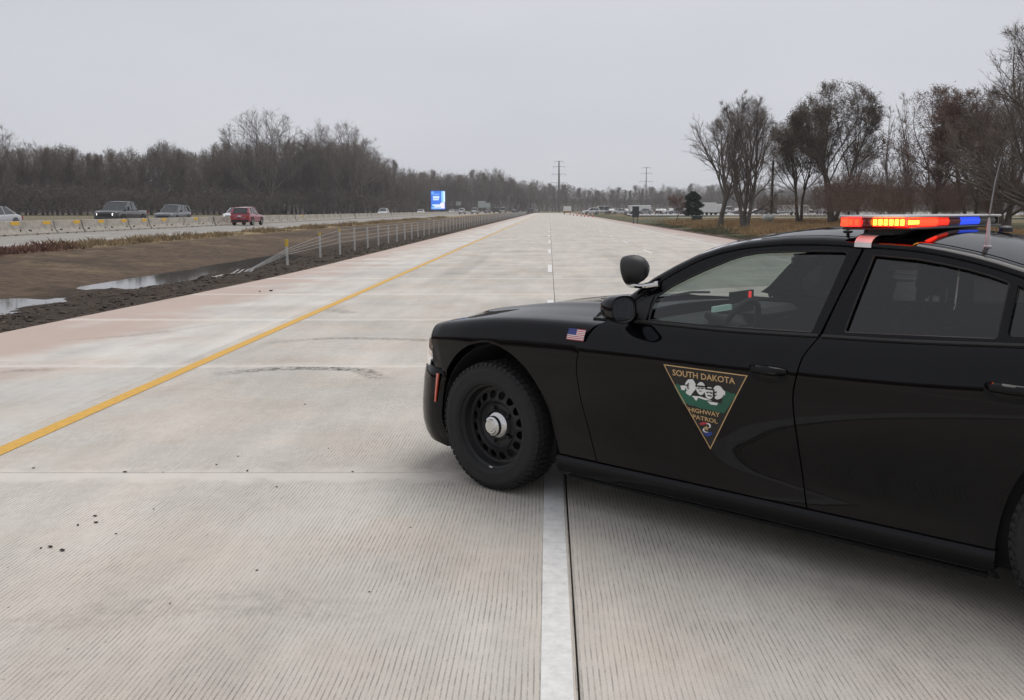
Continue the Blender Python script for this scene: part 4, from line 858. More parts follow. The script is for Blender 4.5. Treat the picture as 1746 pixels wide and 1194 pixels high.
# ================================================================ traffic
m_rub=mat('far tyre',(.015,.015,.015),.8); m_cg=mat('car window glass',(.02,.024,.027),.06,coat=.5,var=.05); m_plate=mat('licence plate',(.6,.6,.6),.5); m_hl=mat('headlamp glass',(.7,.7,.72),.15,emit=(1,.98,.94),estr=3.5); m_tl=mat('tail lamp red',(.35,.015,.012),.2,coat=1); m_alloy=mat('alloy wheel',(.35,.35,.36),.3,.7)
def carpaint(n,c): return mat('car paint '+n,c,.28,coat=1,var=.03)
SH={ # length, half width, stations of lower body (y from rear 0 .. front), roof
 'suv':dict(L=4.65,hw=.92,zb=.28,belt=[(0,.62),(.04,.98),(.10,1.12),(.9,1.12),(3.1,1.04),(3.35,1.02),(4.3,.93),(4.58,.80),(4.65,.55)],cab=[(.10,1.12,.80),(.42,1.62,.66),(2.35,1.70,.66),(3.25,1.04,.82)],wh=(.88,3.62,.36)),
 'sedan':dict(L=4.8,hw=.91,zb=.24,belt=[(0,.6),(.06,.95),(.9,1.0),(3.2,.94),(3.5,.92),(4.5,.80),(4.74,.68),(4.8,.5)],cab=[(.55,1.0,.80),(1.35,1.42,.62),(2.5,1.45,.62),(3.45,.93,.80)],wh=(.95,3.75,.34)),
 'pickup':dict(L=5.9,hw=1.01,zb=.38,belt=[(0,.80),(.03,1.22),(1.75,1.22),(2.0,1.24),(4.2,1.22),(4.45,1.22),(5.6,1.14),(5.84,1.04),(5.9,.7)],cab=[(1.85,1.24,.90),(2.05,1.86,.74),(3.5,1.90,.72),(4.35,1.22,.90)],wh=(1.15,4.8,.41)),
 'van':dict(L=5.6,hw=1.0,zb=.35,belt=[(0,.8),(.03,1.1),(3.9,1.15),(4.2,1.12),(5.2,1.0),(5.55,.8),(5.6,.55)],cab=[(.03,1.12,.95),(.10,2.2,.88),(3.4,2.25,.86),(4.3,1.12,.92)],wh=(1.1,4.5,.36))}
def vehicle(kind_,paint,lights=True,joined=False):
    S=SH[kind_]; hw=S['hw']; zb=S['zb']; L_=S['L']; parts={}
    def part(n): return parts.setdefault(n,MB())
    b=part('body'); st=S['belt']; ring=[]
    def endk(y): return 1-.10*max(0,1-y/.25)**2-.16*max(0,1-(L_-y)/.5)**2
    dense_=[]
    for (y0,z0),(y1,z1) in zip(st[:-1],st[1:]):
        k=max(1,int((y1-y0)/.35)); dense_+=[(lerp(y0,y1,t/k),lerp(z0,z1,t/k)) for t in range(k)]
    dense_.append(st[-1])
    for y,z in dense_:
        w=hw*endk(y); ring.append([(x,y,zz) for x,zz in ((w*.88,zb),(w*.98,zb+.10),(w,zb+.30 if z>zb+.4 else zb+(z-zb)*.5),(w*.985,max(z-.16,zb+.05)),(w*.95,z-.03),(w*.82,z),(0,z+.025))])
    nn=len(ring[0])
    Vv=[p for r in ring for p in r]+[(-p[0],p[1],p[2]) for r in ring for p in r]; off=len(ring)*nn; Fc=[]
    for i in range(len(ring)-1):
        for k in range(nn-1):
            a=i*nn+k; Fc.append((a,a+1,a+nn+1,a+nn)); a+=off; Fc.append((a+nn,a+nn+1,a+1,a))
    for i in (0,len(ring)-1): Fc.append(tuple([i*nn+k for k in range(nn)]+[off+i*nn+k for k in range(nn-2,-1,-1)]))
    b.add(Vv,Fc)
    c=S['cab']; (y0,z0,w0),(y1,z1,w1),(y2,z2,w2),(y3,z3,w3)=c; w0,w1,w2,w3=[q*hw/.92*.96 for q in (w0,w1,w2,w3)]
    P_=[(w0,y0,z0),(w1,y1,z1),(w2,y2,z2),(w3,y3,z3)]; Mm=[(-x,y,z) for x,y,z in P_]
    g=part('window_glass'); g.add(P_+Mm,[(0,3,2,1),(4,5,6,7),(0,1,5,4),(3,7,6,2)])
    rf=part('roof'); rp_=[]
    for y,z,w in ((y1-.04,z1-.03,w1+.01),(y1+.06,z1+.02,w1-.02),((y1+y2)/2,(z1+z2)/2+.035,(w1+w2)/2-.01),(y2-.06,z2+.015,w2-.02),(y2+.05,z2-.035,w2+.01)): rp_.append([(w+.012,y,z-.035),(w-.03,y,z),(w*.5,y,z+.022),(0,y,z+.028),(-w*.5,y,z+.022),(-w+.03,y,z),(-w-.012,y,z-.035)])
    rf.add([p for r in rp_ for p in r],[(i*7+j,i*7+j+1,(i+1)*7+j+1,(i+1)*7+j) for i in range(4) for j in range(6)])
    pl=part('pillar')
    for s in (1,-1):
        pl.tube([(s*w0,y0+.05,z0-.06),(s*(w1+.01),y1+.10,z1)],[.15,.09] if kind_=='suv' else .05,6); pl.tube([(s*w3,y3,z3-.03),(s*w2,y2,z2)],.04,5)
        for f_ in ((.36,.70) if kind_=='suv' else (.5,)):
            ym=lerp(y1,y2,f_); yb=lerp(y0+.3,y3-.6,f_); pl.tube([(s*(lerp(w0,w3,f_)+.004),yb,lerp(z0,z3,f_)-.03),(s*(lerp(w1,w2,f_)+.004),ym,lerp(z1,z2,f_))],.04,4)
        part('mirror').box(min(s*hw*1.0,s*hw*1.16),max(s*hw*1.0,s*hw*1.16),y3-.42,y3-.30,z3+.02,z3+(.26 if kind_=='pickup' else .17),b=.02)
        part('headlight').add([(s*hw*.92,L_-.32,st[-3][1]-.10),(s*hw*.60,L_-.02,st[-2][1]-.08),(s*hw*.60,L_-.0,st[-2][1]-.24),(s*hw*.93,L_-.26,st[-2][1]-.22)],[(0,1,2,3)])
        part('tail_light').box(min(s*hw*.62,s*hw*.955),max(s*hw*.62,s*hw*.955),-.015,.05,st[1][1]-.34,st[1][1]-.10,b=.01)
    part('bumper').box(-hw*.86,hw*.86,-.06,.05,zb+.05,zb+.25,b=.03).box(-hw*.80,hw*.80,L_-.1,L_+.03,zb-.02,zb+.16,b=.03)
    part('grille').box(-hw*.55,hw*.55,L_-.05,L_+.012,st[-2][1]-.34,st[-2][1]-.08,b=.01)
    part('licence_plate').box(-.17,.17,-.072 if kind_!='suv' else -.02,-.05,(zb+.12) if kind_!='suv' else .80,(zb+.24) if kind_!='suv' else .93)
    r_=S['wh'][2]
    for y in S['wh'][:2]:
        for s in (1,-1):
            part('tyre').lathe([(r_*.55,.105),(r_*.8,.115),(r_*.97,.09),(r_,.05),(r_,-.05),(r_*.97,-.11),(r_*.3,-.11)],18,'x',(s*(hw-.10),y,r_)) if s==1 else part('tyre').lathe([(r_*.55,-.105),(r_*.8,-.115),(r_*.97,-.09),(r_,-.05),(r_,.05),(r_*.97,.11),(r_*.3,.11)],18,'x',(s*(hw-.10),y,r_))
            part('rim').lathe([(0,s*.085),(r_*.3,s*.10),(r_*.52,s*.092),(r_*.62,s*.10)],14,'x',(s*(hw-.10),y,r_))
            part('wheel_arch').lathe([(r_*1.0,s*.012),(r_*1.22,s*.012)],14,'x',(s*(hw*.995),y,r_+.02),0,-.25,math.pi+.25)
    MM={'body':paint,'roof':paint,'pillar':paint,'window_glass':m_cg,'mirror':m_plast,'headlight':m_hl if lights else m_silver,'tail_light':m_tl,'bumper':m_plast,'grille':m_plast,'licence_plate':m_plate,'tyre':m_rub,'rim':m_alloy,'wheel_arch':m_dark}
    if kind_=='pickup': part('truck_bed').box(-.82,.82,.12,1.72,1.10,1.262); MM['truck_bed']=m_dark
    if joined:
        B=MB(); ml=[]
        for k_,(n,q) in enumerate(parts.items()): B.add(q.v,q.f,k_); ml.append(MM[n])
        return B.mesh('vehicle',ml,True,40)
    return {n:q for n,q in parts.items()},MM
SPLIT={'headlight','tail_light','tyre','rim','mirror','pillar','wheel_arch','bumper'}
def put_vehicle(name,label,cat,kind_,paint,X,Y,away,lights=True,group=None,z=ZOPP):
    t=thing(name,label,cat,(X,Y,z),0 if away else math.pi,group)
    parts,MM=vehicle(kind_,paint,lights)
    for n,q in parts.items():
        if n in SPLIT:
            # separate connected pieces into their own parts
            par=list(range(len(q.v)))
            def fnd(a):
                while par[a]!=a: par[a]=par[par[a]]; a=par[a]
                return a
            for f_ in q.f:
                for a in f_[1:]: par[fnd(a)]=fnd(f_[0])
            grp={}
            for f_ in q.f: grp.setdefault(fnd(f_[0]),[]).append(f_)
            for fs in grp.values():
                ids=sorted({a for f_ in fs for a in f_}); mp_={a:i for i,a in enumerate(ids)}
                obj(n,mesh(n,[q.v[a] for a in ids],[tuple(mp_[a] for a in f_) for f_ in fs],MM[n],True,40),t)
        else:
            o=q.obj(n,MM[n],t,n!='window_glass',40)
            if n in ('body','roof'): md=o.modifiers.new('rounding','SUBSURF'); md.levels=2; md.render_levels=2
    return t
put_vehicle('pickup_truck','black crew cab pickup with bright headlamps behind the concrete barriers','pickup','pickup',carpaint('black',(.008,.008,.009)),-35.2,80.5,False,z=ZOPP+.2,group='traffic on the opposite road')
put_vehicle('dark_suv','dark grey sport utility following the black pickup behind the barriers','suv','suv',carpaint('slate',(.05,.058,.066)),-35.0,90,False,False,'traffic on the opposite road',ZOPP+.2)
put_vehicle('red_suv','dark red sport utility driving away beside the concrete barriers','suv','suv',carpaint('red',(.27,.008,.03)),-28.4,86.5,True,group='traffic on the opposite road')
put_vehicle('white_sedan','white car half hidden behind the red sport utility','car','sedan',carpaint('white',(.62,.62,.62)),-35,108,False,z=ZOPP+.2,group='traffic on the opposite road')
put_vehicle('silver_sedan','silver car with sloping windscreen behind the first barrier segments','car','sedan',carpaint('silver',(.40,.41,.42)),-35.2,61.5,False,False,'traffic on the opposite road',ZOPP+.2)
pw,pg,pd,pb=carpaint('far white',(.60,.60,.60)),carpaint('far grey',(.22,.23,.24)),carpaint('far dark',(.02,.02,.022)),carpaint('far blue',(.04,.06,.10))
FM={(k_,c_):vehicle(k_,{'w':pw,'g':pg,'d':pd,'b':pb}[c_],True,True) for k_,c_ in (('suv','w'),('suv','g'),('suv','d'),('sedan','w'),('sedan','d'),('sedan','g'),('pickup','d'),('pickup','w'),('van','w'),('sedan','b'))}
def far_car(name,kc,px,Y,away,label,cat='car',z=ZOPP,rz=None,s=1):
    o=obj(name,FM[kc],None,(pxX(px,Y),Y,z),rz if rz is not None else (0 if away else math.pi)); o.scale=(s,)*3; tag(o,label,cat,'distant traffic' if rz is None else 'vehicles on the far lot')
far_car('white_suv',('suv','w'),657,205,False,'white sport utility approaching where the tall bare trees end','suv')
far_car('white_sedan',('sedan','w'),720,262,False,'small white car approaching just in front of the lit billboard')
far_car('white_sedan',('sedan','w'),771,330,False,'white car approaching beside a dark one past the billboard')
far_car('dark_sedan',('sedan','d'),779,345,False,'dark car beside the white cars past the billboard')
far_car('white_suv',('suv','w'),787,285,True,'white sport utility driving away past the billboard','suv')
far_car('white_pickup',('pickup','w'),808.5,300,True,'white pickup driving away between billboard and grey road signs','pickup')
far_car('grey_suv',('suv','g'),831,345,True,'grey sport utility driving away under the grey road signs','suv')
far_car('dark_pickup',('pickup','d'),846,360,True,'dark pickup driving away beyond the grey road signs','pickup',s=1.15)
far_car('white_van',('van','w'),857,372,True,'white van driving away beyond the dark pickup','van')
far_car('dark_sedan',('sedan','d'),876,392,True,'dark car driving away farthest down the opposite road')
far_car('dark_pickup',('pickup','d'),904,400,True,'dark pickup at the far end of the concrete lanes','pickup',.0)
far_car('grey_suv',('suv','g'),914,398,True,'grey sport utility at the far end of the concrete lanes','suv',.0)
# work truck with a raised arrow board and the cones in front of it
wt=thing('work_truck','yellow work truck with white box at the end of the lanes','truck',(pxX(967,300),300,0),math.pi)
m_yt=mat('work truck yellow',(.5,.3,.04),.5); m_wt=mat('truck box white',(.6,.6,.58),.6)
MB().box(-1.1,1.1,-1.2,1.0,.5,1.5,b=.06).box(-1.0,1.0,-1.0,.6,1.5,2.2,b=.08).obj('cab',m_yt,wt); MB().box(-1.2,1.2,1.1,5,1.0,2.5,b=.05).obj('cargo_box',m_wt,wt); MB().box(-.9,.9,-1.02,-.98,1.55,2.1).obj('windscreen',m_cg,wt)
for x in (-.95,.95):
    for y in (-.4,3.8): obj('wheel',MB().lathe([(0,.14),(.3,.13),(.45,.1),(.45,-.1),(.2,-.12)],16,'x',(0,0,0)).mesh('wheel',m_rub),wt,(x,y,.45))
    obj('headlight',MB().box(-.15,.15,-.02,.02,-.1,.1).mesh('headlight',m_hl),wt,(x*.8,-1.22,.9))
m_or=mat('traffic orange',(.62,.11,.02),.5); m_wb=mat('white reflective band',(.7,.7,.7),.4)
cone=thing('traffic_cone','orange traffic cone with white bands closing the far lanes','cone',(0,0,0),0,'cones across the far lanes')
MB().box(-.2,.2,-.2,.2,0,.04).obj('base',m_dark,cone); MB().lathe([(.15,.04),(.03,.92),(0,.93)],14).obj('body',m_or,cone); MB().lathe([(.107,.40),(.085,.56)],14).obj('band',m_wb,cone); MB().lathe([(.073,.65),(.057,.77)],14).obj('band',m_wb,cone)
cs=[(972,262),(978,240),(984,225),(991,212),(997,205),(1003,198),(986,300),(1010,192)]
for i,(px,Y) in enumerate(cs):
    loc=(pxX(px,Y),Y,0)
    if i==0: cone.location=loc
    else: copy_thing(cone,loc,0)
# ================================================================ billboard, signs, pylons
m_pole=mat('grey steel pole',(.10,.10,.105),.5,.2); YB=372
bb=thing('digital_billboard','bright blue digital billboard glowing before the bare trees','billboard',(pxX(747,YB),YB,0))
MB().tube([(0,.4,0),(0,.4,1.6)],.35,12).obj('support_post',m_pole,bb); MB().box(-3.0,3.0,.05,.7,1.2,8.95,b=.05).obj('cabinet',mat('billboard cabinet',(.02,.05,.22),.5),bb)
def scr(n,c,x0,x1,z0,z1,y,s=1): 
    o=MB().box(x0,x1,y,y+.02,z0,z1).obj(n,mat('screen '+n+str(c),(.02,.02,.02),.4,emit=c,estr=s),bb); return o
scr('screen',(.03,.17,.75),-2.7,2.8,1.5,8.7,.02)
for c,x0,x1,z0,z1 in (((.30,.62,.95),1.4,2.3,4.4,8.6),((.75,.95,.98),2.2,2.8,4.4,8.6),((.15,.42,.9),-2.5,-1.6,7.4,8.5),((.20,.45,.92),-1.6,.6,7.2,7.6),((.62,.78,.95),-1.9,.6,5.9,6.7),((.55,.72,.93),-1.9,.4,5.1,5.75),((.16,.45,.85),-2.6,1.2,1.7,2.6),((.55,.75,.95),-2.2,1.0,2.9,3.5),((.9,.82,.86),-1.4,.9,2.0,3.2),((.95,.8,.86),.9,2.6,1.9,4.0),((.8,.6,.7),-1.8,-.2,1.8,2.3),((.75,.85,.8),1.4,2.6,3.5,4.3)):
    scr('screen_image',c,x0,x1,z0,z1,-.012)
m_sg=mat('grey sign back',(.33,.35,.34),.5,.3)
def sign(label,px,Y,w,zb,zt_,pw,par=2,m=m_sg,nm='road_sign'):
    t=thing(nm,label,'road sign',(pxX(px,Y),Y,gzat(pxX(px,Y),Y) if Y<240 else 0))
    MB().box(-w/2,w/2,-.02,.02,zb,zt_).obj('panel',m,t)
    for k in range(par): x=lerp(-w/2+.2*w,w/2-.2*w,k/(par-1) if par>1 else .5); MB().tube([(x,.06,-.2),(x,.06,zt_-.05)],pw,6).obj('post',m_pole,t)
sign('large pale grey road sign beside the far opposite lanes',822,365,3.0,2.2,4.7,.09,2,mat('pale sign',(.42,.46,.44),.5)); sign('smaller pale grey road sign joined to the larger one',832.5,363,1.7,2.2,4.0,.08,2,mat('pale sign',(.42,.46,.44),.5))
sign('dark back of a tall road sign beside the right shoulder',1083.5,103,.75,.75,1.95,.05,2,mat('dark sign back',(.045,.055,.058),.5,.2)); sign('grey road sign above the distant cars past the billboard',782,350,1.9,3.0,4.4,.08,2)
def pylon(px,py,Y,label,arms,r):
    t=thing('power_pole',label,'pylon',(pxX(px,Y),Y,-.05)); H=pxH(py,Y)
    MB().tube([(0,0,0),(0,0,H*.6),(0,0,H)],[r,r*.75,r*.45],10).obj('mast',m_pole,t)
    for k,f in enumerate(arms):
        w=2.4+.8*k; MB().tube([(-w,0,H*f+.25),(0,0,H*f),(w,0,H*f+.25)],[.07,.14,.07],6).obj('cross_arm',m_pole,t)
        for s in (-1,1): MB().tube([(s*w,0,H*f+.25),(s*w,0,H*f-.8)],.10,6).obj('insulator',m_pole,t)
pylon(953,277,560,'tall steel power pole with four cross arms beyond the road end',(.99,.89,.74,.57),.75); pylon(1101,287,600,'slim steel power pole with cross arms beyond the far lot',(.985,.86,.68),.42)
# ================================================================ right verge things
m_wp=mat('white tank paint',(.68,.68,.67),.4); Yt=98
tk=thing('propane_tank','white horizontal propane tank in the golden grass','tank',(pxX(1310,Yt),Yt,.15))
MB().lathe([(0,-.62),(.16,-.59),(.27,-.5),(.31,-.38),(.31,.38),(.27,.5),(.16,.59),(0,.62)],24,'x',(0,0,.62)).obj('vessel',m_wp,tk,True); MB().lathe([(.10,0),(.10,.14),(.07,.17),(0,.17)],12,'z',(0,0,.92)).obj('valve_dome',m_wp,tk,True)
for x in (-.35,.35): MB().box(x-.04,x+.04,-.25,.25,-.2,.36).obj('leg',m_jb,tk)
Yc=118; gc=thing('utility_cabinet','dark green utility cabinet on the mown grass','cabinet',(pxX(1188,Yc),Yc,.05))
m_gr=mat('cabinet green',(.03,.045,.04),.5); MB().box(-.62,.62,-.4,.4,0,.62,b=.03).obj('body',m_gr,gc); MB().box(-.66,.66,-.44,.44,.62,.74,b=.03).obj('lid',m_gr,gc)
Yp=100; up=thing('utility_pole','tall wooden utility pole with camera beside the dense brown tree','pole',(pxX(1314,Yp),Yp,.1)); Hp=pxH(255,Yp)
MB().tube([(0,0,0),(.05,0,Hp*.82)],[.17,.12],10).obj('mast',mat('weathered pole wood',(.08,.07,.06),.9,bump=.4),up); MB().tube([(.05,0,Hp*.8),(.14,0,Hp)],.035,6).obj('conduit',m_pole,up); MB().box(.02,.26,-.2,.2,Hp-.35,Hp-.1,b=.03).obj('camera_box',m_pole,up)
fence=thing('pipe_fence','pale pipe frame fence behind the dark sign','fence',(pxX(1096,124),124,-.05),R(8)); Wd=2.7
for k in range(6): MB().tube([(k*Wd/5,0,0),(k*Wd/5,0,1.8)],.035,6).obj('post',m_galv,fence)
for z in (.15,.6,1.1,1.75): MB().tube([(0,0,z),(Wd,0,z)],.028,6).obj('rail',m_galv,fence)
# pale lot road and the vehicles parked on it
kind(obj('far_lot',mesh('far_lot',[(18,205,.26),(160,230,.26),(260,420,.26),(30,420,.26)],[(0,1,2,3)],mat('far lot paving',(.38,.37,.36),.9))),'structure')
kind(obj('side_street',mesh('side_street',[(19,148,.28),(95,148,.28),(95,153,.28),(19,153,.28)],[(0,1,2,3)],mat('side street paving',(.33,.33,.33),.9))),'structure')
kc=[('suv','w'),('sedan','w'),('sedan','g'),('suv','d'),('pickup','w'),('van','w'),('sedan','d'),('suv','g'),('sedan','b')]
words={'w':'white','g':'grey','d':'dark','b':'blue'}
for k in range(46):
    px=1012+k*8.6+random.uniform(-2,2); Y=random.choice((250,285,320)); c=random.choice(kc)
    far_car(f"{words[c[1]]}_{c[0]}",c,px,Y,True,f"{words[c[1]]} {c[0]} parked in the rows on the far lot",'car' if c[0]=='sedan' else c[0],.26,random.uniform(-.3,.3)+random.choice((0,math.pi,1.57)))
m_tr=mat('trailer skin',(.60,.60,.59),.5)
for px,Y,w,h in ((1090,260,6,2.2),(1199,215,5.5,2.6),(1215,218,5,2.3),(1352,215,7,2.1)):
    t=thing('box_trailer','white box trailer parked among the rows on the far lot','trailer',(pxX(px,Y),Y,.26),R(random.uniform(-12,12)),'trailers on the far lot')
    MB().box(-w/2,w/2,-1.1,1.1,.6,h+.2,b=.08).obj('box',m_tr,t)
    for x in (-.5,.5): MB().lathe([(0,-.12),(.35,-.1),(.35,.1),(0,.12)],14,'y',(x,-1.0,.36)).obj('wheel',m_rub,t)
    MB().tube([(w/2,0,.6),(w/2+1.1,0,.5)],.06,6).obj('drawbar',m_pole,t)
# ================================================================ trees
def bark(name,c): return mat(name,c,.95,var=.3,scale=1.2,bump=.4,bscale=12)
def tubes(polys,sides):
    """polys: list of (pts (n,3), radii (n,)) -> V,T (quads)"""
    Vs=[];Qs=[];o=0
    for P_,r_ in polys:
        n=len(P_); d_=np.gradient(P_,axis=0); d_/=np.linalg.norm(d_,axis=1,keepdims=True)+1e-9
        ref=np.where(np.abs(d_[:,2:3])<.9,np.array([[0,0,1.]]),np.array([[1.,0,0]])); a=np.cross(d_,ref); a/=np.linalg.norm(a,axis=1,keepdims=True); b_=np.cross(d_,a)
        k=np.arange(sides)*2*math.pi/sides; ring=P_[:,None]+r_[:,None,None]*(np.cos(k)[None,:,None]*a[:,None]+np.sin(k)[None,:,None]*b_[:,None]); Vs.append(ring.reshape(-1,3))
        i=np.arange(n-1)[:,None]*sides; j=np.arange(sides)[None]; j2=(j+1)%sides; Qs.append(np.stack([i+j,i+j2,i+sides+j2,i+sides+j],-1).reshape(-1,4)+o); o+=n*sides
    return np.concatenate(Vs),np.concatenate(Qs)
def gen_tree(seed,H,r0,n,ang,nseg=(9,7,5,3),up=(.0,.06,.05,.03),start=.25,leaders=1,jit=.08,tw=3,twl=.05,twr=.0006,trunkfrac=.8,rad=.36,base=.2,l2=.45,l3=.5,egg=.15):
    """bare tree grown into an egg-shaped envelope; lengths are fractions of H"""
    g=np.random.default_rng(seed); lev=[[] for _ in range(5)]; zc=H*(base+1)/2; b=H*(1-base)/2; a_=H*rad
    def env(p,d_):
        # distance to the envelope along d_
        q=np.array([p[0]/a_,p[1]/a_,(p[2]-zc)/b]); e=np.array([d_[0]/a_,d_[1]/a_,d_[2]/b]); A=e@e; B=q@e; Cc=q@q-1
        if Cc>0: return .12*H*.3
        return (-B+math.sqrt(max(B*B-A*Cc,0)))/A
    def path(p,d_,L_,r,k,taper):
        ns=nseg[min(k,3)]; pts=[p]; d_=d_/np.linalg.norm(d_)
        for i in range(ns):
            d_=d_+g.normal(0,jit*(1+.5*k),3)+np.array([0,0,up[min(k,3)]]); d_/=np.linalg.norm(d_); pts.append(pts[-1]+d_*L_/ns)
        return np.array(pts),np.linspace(r,r*taper,ns+1)
    def spawn(P_,r_,L_,k):
        if k>=len(n): return
        m_=max(2,int(n[k]*g.uniform(.85,1.15))); ts=(np.arange(m_)+g.uniform(.2,.8,m_))/m_; ts=(start if k==0 else .15)+ts*(1-(start if k==0 else .15)); az=g.uniform(0,6.28)
        for t in ts:
            x=min(t,.999)*(len(P_)-1); i=min(int(x),len(P_)-2); f=x-i; p=P_[i]*(1-f)+P_[i+1]*f; d_=P_[i+1]-P_[i]; d_=d_/np.linalg.norm(d_); rr=r_[i]*(1-f)+r_[i+1]*f
            az+=2.4+g.normal(0,.35); an=ang[k]*g.uniform(.75,1.25)*(1-.35*t if k==0 else 1)
            ref=np.array([0,0,1.]) if abs(d_[2])<.9 else np.array([1.,0,0]); a=np.cross(d_,ref); a/=np.linalg.norm(a); bb=np.cross(d_,a)
            nd=d_*math.cos(an)+(a*math.cos(az)+bb*math.sin(az))*math.sin(an)
            if k>0: nd[2]=nd[2]*.8+.12
            E=env(p,nd/np.linalg.norm(nd))
            Lc_=E*g.uniform(.82,1.0) if k==0 else min(L_*(l2 if k==1 else l3)*g.uniform(.7,1.2)*(1.15-.5*t),E*1.05)
            if Lc_<.01*H: continue
            q,qr=path(p,nd,Lc_,min(rr*.75,(.55*rr if k==0 else .58*rr)),k+1,.30); lev[k+1].append((q,qr)); spawn(q,qr,Lc_,k+1)
    for l in range(leaders):
        a=l*6.28/leaders+seed; o_=np.array([math.cos(a),math.sin(a),0])*(leaders>1); d_=np.array([0,0,1.])+o_*.20
        q,qr=path(o_*r0*.7+np.array([0,0,-.15]),d_,H*trunkfrac*g.uniform(.85,1.0),r0,0,.15); qr[0]*=1.3; lev[0].append((q,qr)); spawn(q,qr,H*trunkfrac,0)
    V0,Q0=tubes(lev[0],9); V1,Q1=tubes(lev[1],6); Vt=np.concatenate([V0,V1]); Qt=np.concatenate([Q0,Q1+len(V0)])
    Vc,Qc=tubes(lev[2],4); off=len(Vc); T=[Qc[:,[0,1,2]],Qc[:,[0,2,3]]]; Vcs=[Vc]
    if lev[3]:
        V3,Q3=tubes(lev[3],3); Vcs.append(V3); T+=[Q3[:,[0,1,2]]+off,Q3[:,[0,2,3]]+off]; off+=len(V3)
    src=lev[3] if lev[3] else lev[2]
    A=np.concatenate([P_[1:] for P_,_ in src]); D=np.concatenate([np.diff(P_,axis=0) for P_,_ in src]); D/=np.linalg.norm(D,axis=1,keepdims=True)+1e-9
    A=np.repeat(A,tw,0); D=np.repeat(D,tw,0); m_=len(A); d_=D+g.normal(0,.45,(m_,3))+np.array([0,0,.15]); d_/=np.linalg.norm(d_,axis=1,keepdims=True); L_=H*twl*g.uniform(.5,1.3,m_); tr=H*twr
    A=A-D*g.uniform(0,.6,(m_,1))*twl*H*.5; s=g.normal(0,1,(m_,3)); s=np.cross(d_,s); s/=np.linalg.norm(s,axis=1,keepdims=True); s2=np.cross(d_,s)
    Vw=np.stack([A+s*tr,A-s*tr*.5+s2*tr*.87,A-s*tr*.5-s2*tr*.87,A+d_*L_[:,None]],1).reshape(-1,3); i=np.arange(m_)[:,None]*4+off; T+=[i+np.array([[0,1,3]]),i+np.array([[1,2,3]]),i+np.array([[2,0,3]])]
    Vcs.append(Vw); tips=A+d_*L_[:,None]; allc=np.concatenate(Vcs); k=H/np.percentile(allc[:,2],99.8)
    return Vt*k,Qt,allc*k,np.concatenate(T),tips*k
def leaf_cards(tips,n,size,seed):
    g=np.random.default_rng(seed); c=tips[g.integers(0,len(tips),n)]+g.normal(0,.12,(n,3)); a=g.normal(0,1,(n,3)); a/=np.linalg.norm(a,axis=1,keepdims=True); b_=np.cross(a,g.normal(0,1,(n,3))); b_/=np.linalg.norm(b_,axis=1,keepdims=True); s=size*g.uniform(.5,1.3,(n,1))
    V_=np.stack([c-a*s,c+b_*s*.55,c+a*s,c-b_*s*.55],1).reshape(-1,3); return V_,np.arange(n)[:,None]*4+np.array([[0,1,2,3]])
TREES={}
def proto(key,wood,twig,leaf=None,nleaf=0,lsize=.06,**k):
    Vt,Qt,Vc,Tc,tips=gen_tree(**k); d_={'trunk':fastmesh('trunk',Vt,Qt,wood),'crown':fastmesh('crown',Vc,Tc,twig),'H':k['H']}
    d_['trunk'].polygons.foreach_set('use_smooth',[True]*len(d_['trunk'].polygons))
    if nleaf: d_['leaves']=fastmesh('dead_leaves',*leaf_cards(tips,nleaf,lsize,k['seed']),leaf)
    d_['raw']=(Vc,Tc); TREES[key]=d_
bk1=bark('grey bark',(.12,.104,.09)); bk2=bark('brown bark',(.10,.08,.066)); tw1=bark('grey twigs',(.135,.115,.10)); tw2=bark('brown twigs',(.125,.098,.08)); tw3=bark('reddish twigs',(.15,.095,.078)); lfA=bark('withered leaves',(.11,.088,.06)); lfB=bark('russet leaves',(.14,.078,.055)); lfC=bark('olive leaves',(.10,.092,.058))
AN=(.8,.6,.6)
proto('spread',bk1,tw1,seed=3,H=20,r0=.40,n=(12,9,7),ang=(.85,.6,.6),start=.2,leaders=2,rad=.46,base=.12,trunkfrac=.72,tw=3,twl=.045,twr=.0006)
proto('round',bk1,tw1,seed=12,H=18,r0=.36,n=(15,9,7),ang=AN,start=.22,rad=.38,base=.18,tw=3)
proto('tall',bk2,tw2,seed=21,H=18,r0=.28,n=(20,7,6),ang=(.62,.55,.6),start=.25,rad=.22,base=.2,trunkfrac=.9,up=(.0,.10,.06,.03),tw=3)
proto('twin',bk1,tw1,seed=33,H=18,r0=.24,n=(12,8,6),ang=(.55,.55,.6),start=.2,leaders=3,rad=.30,base=.12,trunkfrac=.8,up=(.0,.10,.06,.03),tw=3)
proto('dense',bk2,tw2,lfA,2600,.09,seed=41,H=12,r0=.22,n=(15,9,7),ang=AN,start=.2,rad=.38,base=.15,tw=3,twr=.0008)
proto('thicket',bk2,tw3,seed=52,H=6,r0=.05,n=(8,6),ang=(.6,.6),nseg=(6,4,2,2),start=.08,leaders=5,rad=.42,base=.0,trunkfrac=.8,tw=4,twl=.10,twr=.0016)
proto('right_a',bk1,tw2,seed=61,H=10.3,r0=.24,n=(22,9,7),ang=(.72,.5,.55),start=.14,rad=.34,base=.12,trunkfrac=.88,up=(.0,.10,.05,.03),tw=3,twl=.035,twr=.0006)
proto('right_b',bk1,tw1,seed=64,H=11.3,r0=.20,n=(15,9,7),ang=(.62,.5,.55),start=.12,leaders=3,rad=.30,base=.10,trunkfrac=.85,up=(.0,.10,.05,.03),tw=3,twl=.035,twr=.0006)
proto('bronze',bk2,tw2,lfA,24000,.055,seed=71,H=14,r0=.20,n=(13,10,8),ang=(.7,.6,.6),start=.3,leaders=3,rad=.30,base=.25,trunkfrac=.84,tw=4,twl=.03,twr=.0007)
